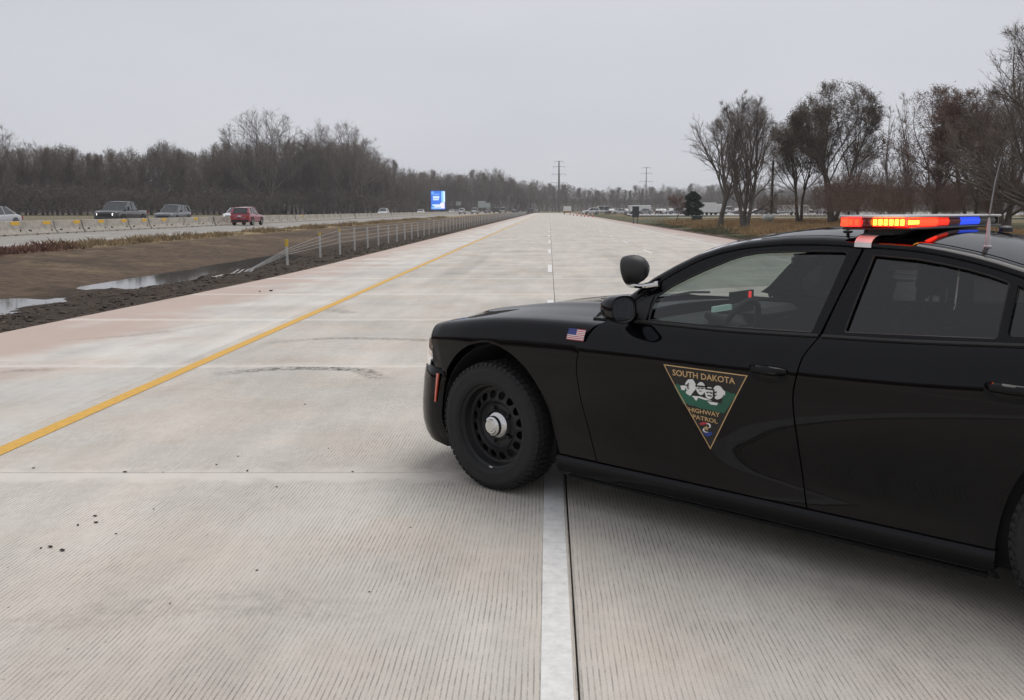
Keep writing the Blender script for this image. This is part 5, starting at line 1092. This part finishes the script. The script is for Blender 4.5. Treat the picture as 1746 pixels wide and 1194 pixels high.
proto('russet',bk2,tw3,lfB,20000,.055,seed=82,H=12,r0=.18,n=(13,10,8),ang=(.75,.6,.6),start=.2,leaders=2,rad=.34,base=.12,trunkfrac=.84,tw=4,twl=.032,twr=.0007)
proto('birch',bark('pale bark',(.24,.21,.19)),tw2,seed=91,H=11,r0=.09,n=(24,6,4),ang=(.5,.5,.6),start=.2,rad=.14,base=.15,trunkfrac=.96,up=(.0,.12,.06,.03),tw=3,twl=.035,twr=.0006)
proto('big_right',bk2,tw2,seed=97,H=15,r0=.34,n=(15,10,8),ang=(.9,.6,.6),start=.1,leaders=2,rad=.46,base=.05,trunkfrac=.78,tw=3,twl=.035,twr=.0006)
proto('bushball',bk2,tw3,seed=105,H=3.3,r0=.06,n=(14,9,7),ang=(.9,.65,.65),start=.2,rad=.44,base=.18,trunkfrac=.75,tw=4,twl=.06,twr=.0016)
def put_tree(key,label,X,Y,H,rz=None,group=None,name='bare_tree',wx=1.0,z=None,cat='tree'):
    T_=TREES[key]; zz=z if z is not None else (gzat(X,Y) if Y<400 else -.02); t=thing(name,label,cat,(X,Y,zz),random.uniform(0,6.28) if rz is None else rz,group); s=H/T_['H']; t.scale=(s*wx,s*wx,s)
    obj('trunk',T_['trunk'],t); c_=obj('crown',T_['crown'],t)
    if 'leaves' in T_: kind(obj('dead_leaves',T_['leaves'],c_),'stuff')
    return t
LBL={'spread':'broad spreading bare tree in the roadside wood','round':'round crowned bare tree in the roadside wood','tall':'tall slim bare tree in the roadside wood','twin':'several stemmed bare tree in the roadside wood','dense':'dense brown tree with withered leaves in the roadside wood'}
prof_px=cub([-80,0,20,60,100,130,180,215,255,290,330,370,400,450,500,520,545,580,620,660,700,740],[240,262,250,248,248,258,258,250,260,250,262,252,244,238,238,244,240,238,250,272,290,298])
depth_px=cub([-80,0,400,470,560,650,700,740],[225,230,268,275,285,315,350,420])
px=-70.
while px<735:
    Y=depth_px(px)*random.uniform(.98,1.12); H=pxH(prof_px(px)+random.uniform(-4,14),Y); k_=random.choice(['dense','dense','round','tall','twin','tall'] if px<390 else ['round','spread','tall','twin'])
    put_tree(k_,LBL[k_],pxX(px,Y),Y,H,group='trees of the roadside wood',wx=random.uniform(.8,1.05)); px+=random.uniform(7.5,12)*(1 if px<500 else .75)
for px,top,Y,k_,lb in ((455,193,272,'spread','broadest and tallest bare tree standing above the roadside wood'),(548,214,280,'twin','tall several stemmed bare tree beside the broadest one'),(590,214,284,'spread','wide bare tree with dense crown at the thinning end of the wood'),(622,240,296,'round','round bare tree at the thinning end of the wood'),(8,218,228,'round','bare tree rising above its neighbours at the near end of the wood')):
    put_tree(k_,lb,pxX(px,Y),Y,pxH(top,Y),group='tallest trees of the wood')
# far belt of trees closing the valley
px=690.; prof2=cub([680,740,780,830,870,900,940,1000,1060,1120,1200,1400,1800],[292,294,297,288,304,308,314,317,318,318,316,314,312]); dep2=cub([680,740,800,900,1000,1200,1800],[400,430,470,560,640,700,760])
while px<1760:
    Y=dep2(px)*random.uniform(.96,1.1); k_=random.choice(('tall','twin','round','tall','spread')); put_tree(k_,'distant hazy bare tree in the belt closing the valley',pxX(px,Y),Y,pxH(prof2(px)+random.uniform(-3,9),Y),group='distant belt of trees',wx=random.uniform(1.0,1.5)); px+=random.uniform(5.5,9)
# low dark ridge added to block bright sky between the trunks
def ridge(P_,wd,hh,label):
    n_=len(P_); V_=[];Q_=[]
    fx,fy,fh=[cub(range(n_),[q[i] for q in P_]) for i in (0,1,2)]; N_=140; rows=[]
    for i in range(N_+1):
        t=i/N_*(n_-1); X,Y,h=fx(t),fy(t),fh(t)
        for k,(dy,z) in enumerate(((0,-.3),(.10,.35),(.22,.75),(.4,1.0),(.7,.9),(1,-.1))):
            zz=z*h*(.8+.45*float(fbm(X*1.0,Y+dy*wd,26,77+k))) if z>0 else z; V_.append((X+float(vnoise(t*9.,k*3.,1,5)-.5)*4,Y+dy*wd,zz))
    for i in range(N_):
        for k in range(5): a=i*6+k; Q_.append((a,a+1,a+7,a+6))
    o=obj('added_ridge',mesh('added_ridge',V_,Q_,bark('added ridge brown',(.065,.054,.045)),True)); kind(o,'structure')
ridge([(pxX(q,Yq),Yq,hq) for q,Yq,hq in ((-260,300,4.5),(0,310,5),(400,345,5),(650,420,6),(800,560,9),(950,760,10),(1200,860,11),(1500,900,11),(1900,900,11))],60,1,'')
# wood mass behind and brush at the foot, one uncountable whole
def mass(name,label,pts,key,m,keep=1.0):
    Vc,Tc=TREES[key]['raw']; tv=Vc[Tc]; g=np.random.default_rng(5); sel=tv[g.random(len(tv))<keep]; out=[]
    for X,Y,Z_,s,wx in pts:
        a=g.uniform(0,6.28); c_,s_=math.cos(a),math.sin(a); q=sel.copy(); x=q[...,0]*c_-q[...,1]*s_; y=q[...,0]*s_+q[...,1]*c_; out.append(np.stack([x*s*wx+X,y*s*wx+Y,q[...,2]*s+Z_],-1))
    A=np.concatenate(out).reshape(-1,3); o=obj(name,fastmesh(name,A,np.arange(len(A)).reshape(-1,3),m)); kind(o,'stuff'); tag(o,label,'wood')
pts=[]
for i in range(170):
    px=random.uniform(-90,720); Y=depth_px(px)*random.uniform(1.0,1.30); H=pxH(prof_px(px)+random.uniform(22,75),Y)*1.0; pts.append((pxX(px,Y),Y,0,max(2,H)/6,random.uniform(1.0,1.5)))
mass('woodland_brush','dark tangle of brush and saplings filling the roadside wood',pts,'thicket',bark('wood brush twigs',(.095,.077,.067)),.45)
pts=[]
for i in range(150):
    px=random.uniform(690,1500); Y=dep2(px)*random.uniform(.97,1.25); H=pxH(prof2(px)+random.uniform(6,22),Y); pts.append((pxX(px,Y),Y,0,H/6,random.uniform(1.2,2.0)))
mass('distant_woodland','grey mass of far off woodland closing the valley',pts,'thicket',bark('far brush twigs',(.11,.10,.09)),.3)
proto('lowbush',bk2,tw3,seed=57,H=3,r0=.03,n=(5,3),ang=(.7,.7),nseg=(3,2,2,2),start=.02,leaders=4,rad=.6,base=-.3,trunkfrac=.85,tw=3,twl=.16,twr=.004)
pts=[]
for i in range(360):
    px=random.uniform(-90,740); Y=depth_px(px)*random.choice((.96,1.0,1.05,1.12,1.25)); pts.append((pxX(px,Y),Y,-.1,random.uniform(2.2,9.5)/3,random.uniform(1.6,3.0)))
mass('wood_edge_brush','low dark brush along the foot of the roadside wood',pts,'lowbush',bark('edge brush twigs',(.095,.075,.065)))
pts=[]
for i in range(150):
    px=random.uniform(660,1420); Y=dep2(px)*random.choice((.93,1.0,1.08,1.2)); pts.append((pxX(px,Y),Y,-.2,random.uniform(5,11)/3,random.uniform(1.3,2.2)))
mass('distant_edge_brush','low grey brush along the foot of the distant tree belt',pts,'lowbush',bark('distant edge twigs',(.10,.09,.08)),.6)
# ------ right side
R_=lambda px,Y:pxX(px,Y)
put_tree('right_a','bare tree with brownish crown and single trunk in golden grass',R_(1228,82),82,pxH(193,82)+.2,1.0,'pair of bare trees on the right verge')
put_tree('right_b','taller bare tree forking low into several stems in golden grass',R_(1269,77),77,pxH(174,77)+.2,.4,'pair of bare trees on the right verge')
put_tree('bushball','small round reddish bare tree on the mown grass',R_(1152,112),112,pxH(333,112)+.1,name='small_tree')
put_tree('bronze','tall dense bronze brown tree with rounded crown beside the utility pole',R_(1418,92),92,pxH(152,92),.3,'dense trees on the right',wx=1.12)
put_tree('bronze','lower dense bronze brown tree leaning against the tall one',R_(1362,98),98,pxH(205,98),2.2,'dense trees on the right',wx=1.2)
put_tree('dense','low brown tree between the bronze tree and the pale slim trunks',R_(1462,100),100,pxH(245,100),1.2,'dense trees on the right')
put_tree('russet','round reddish brown tree beside a darker twin',R_(1592,84),84,pxH(160,84),.5,'russet trees on the right',wx=1.1)
put_tree('russet','darker reddish brown tree next to the big spreading tree',R_(1655,82),82,pxH(166,82),2.6,'russet trees on the right',wx=1.05)
for px,top,Y in ((1538,165,88),(1518,195,90),(1500,250,96),(1556,230,96)): put_tree('birch','slim pale trunked bare tree beside the reddish trees',R_(px,Y),Y,pxH(top,Y),group='slim pale trees',wx=1.0)
put_tree('big_right','big spreading bare tree with dark limbs beside the reddish trees',R_(1775,62),62,pxH(40,62),1.1)
put_tree('big_right','spreading bare tree with low limbs behind the light bar',R_(1712,74),74,pxH(140,74),3.6)
put_tree('right_b','slender bare tree behind the tangle of brush on the right',R_(1690,90),90,pxH(190,90),2.0)
pts=[(R_(px,Y),Y,.1,pxH(random.uniform(285,338),Y)/6,random.uniform(.9,1.4)) for px,Y in [(random.uniform(1395,1880),random.uniform(72,104)) for _ in range(100)]]
mass('roadside_brush','reddish brown brush filling the space under the right hand trees',pts,'thicket',bark('red brush twigs',(.15,.098,.076)),.36)
pts=[(R_(px,Y),Y,.1,pxH(random.uniform(325,352),Y)/6,random.uniform(1.2,1.8)) for px,Y in [(random.uniform(1290,1700),random.uniform(80,110)) for _ in range(40)]]
mass('low_brush','low brown brush among the golden grass',pts,'thicket',bark('low brush twigs',(.13,.075,.045)),.35)
# evergreen
g=np.random.default_rng(9); m_ev=bark('evergreen needles',(.018,.03,.024)); ev=thing('evergreen_tree','small dark evergreen tree on the mown grass','tree',(R_(1181,132),132,.05)); He=pxH(327,132)
MB().tube([(0,0,-.1),(0,0,He*.9)],[.13,.03],8).obj('trunk',bk2,ev)
n=9000; h=g.uniform(.22,1,n); rr=1.5*np.sqrt(np.clip(1-((h-.52)/.50)**2,.03,1))*(.72+.28*np.sin(h*23+g.uniform(0,6.28,n)*.3)); a=g.uniform(0,6.28,n); q=np.sqrt(g.uniform(.15,1,n)); c_=np.stack([rr*q*np.cos(a),rr*q*np.sin(a),h*He-.25*q],-1); dv=np.stack([np.cos(a),np.sin(a),g.uniform(-.4,.6,n)],-1)+g.normal(0,.4,(n,3)); dv/=np.linalg.norm(dv,axis=1,keepdims=True); s=np.cross(dv,g.normal(0,1,(n,3))); s/=np.linalg.norm(s,axis=1,keepdims=True)
Vn=np.stack([c_-s*.035,c_+s*.035,c_+dv*.28],1).reshape(-1,3); obj('crown',fastmesh('crown',Vn,np.arange(3*n).reshape(-1,3),m_ev),ev)
# ================================================================ haze: thin even air over the whole place
hm=bpy.data.materials.new('haze'); hm.use_nodes=True; nt=hm.node_tree; nt.nodes.clear(); pv=N(nt,'ShaderNodeVolumePrincipled'); pv.inputs['Color'].default_value=(.93,.95,.98,1); pv.inputs['Density'].default_value=.00024; pv.inputs['Anisotropy'].default_value=.0
oo=N(nt,'ShaderNodeOutputMaterial'); lnk(nt,pv.outputs[0],oo.inputs['Volume'])
kind(MB().box(-2700,2700,-300,2700,-2.2,36).obj('haze',hm),'stuff')
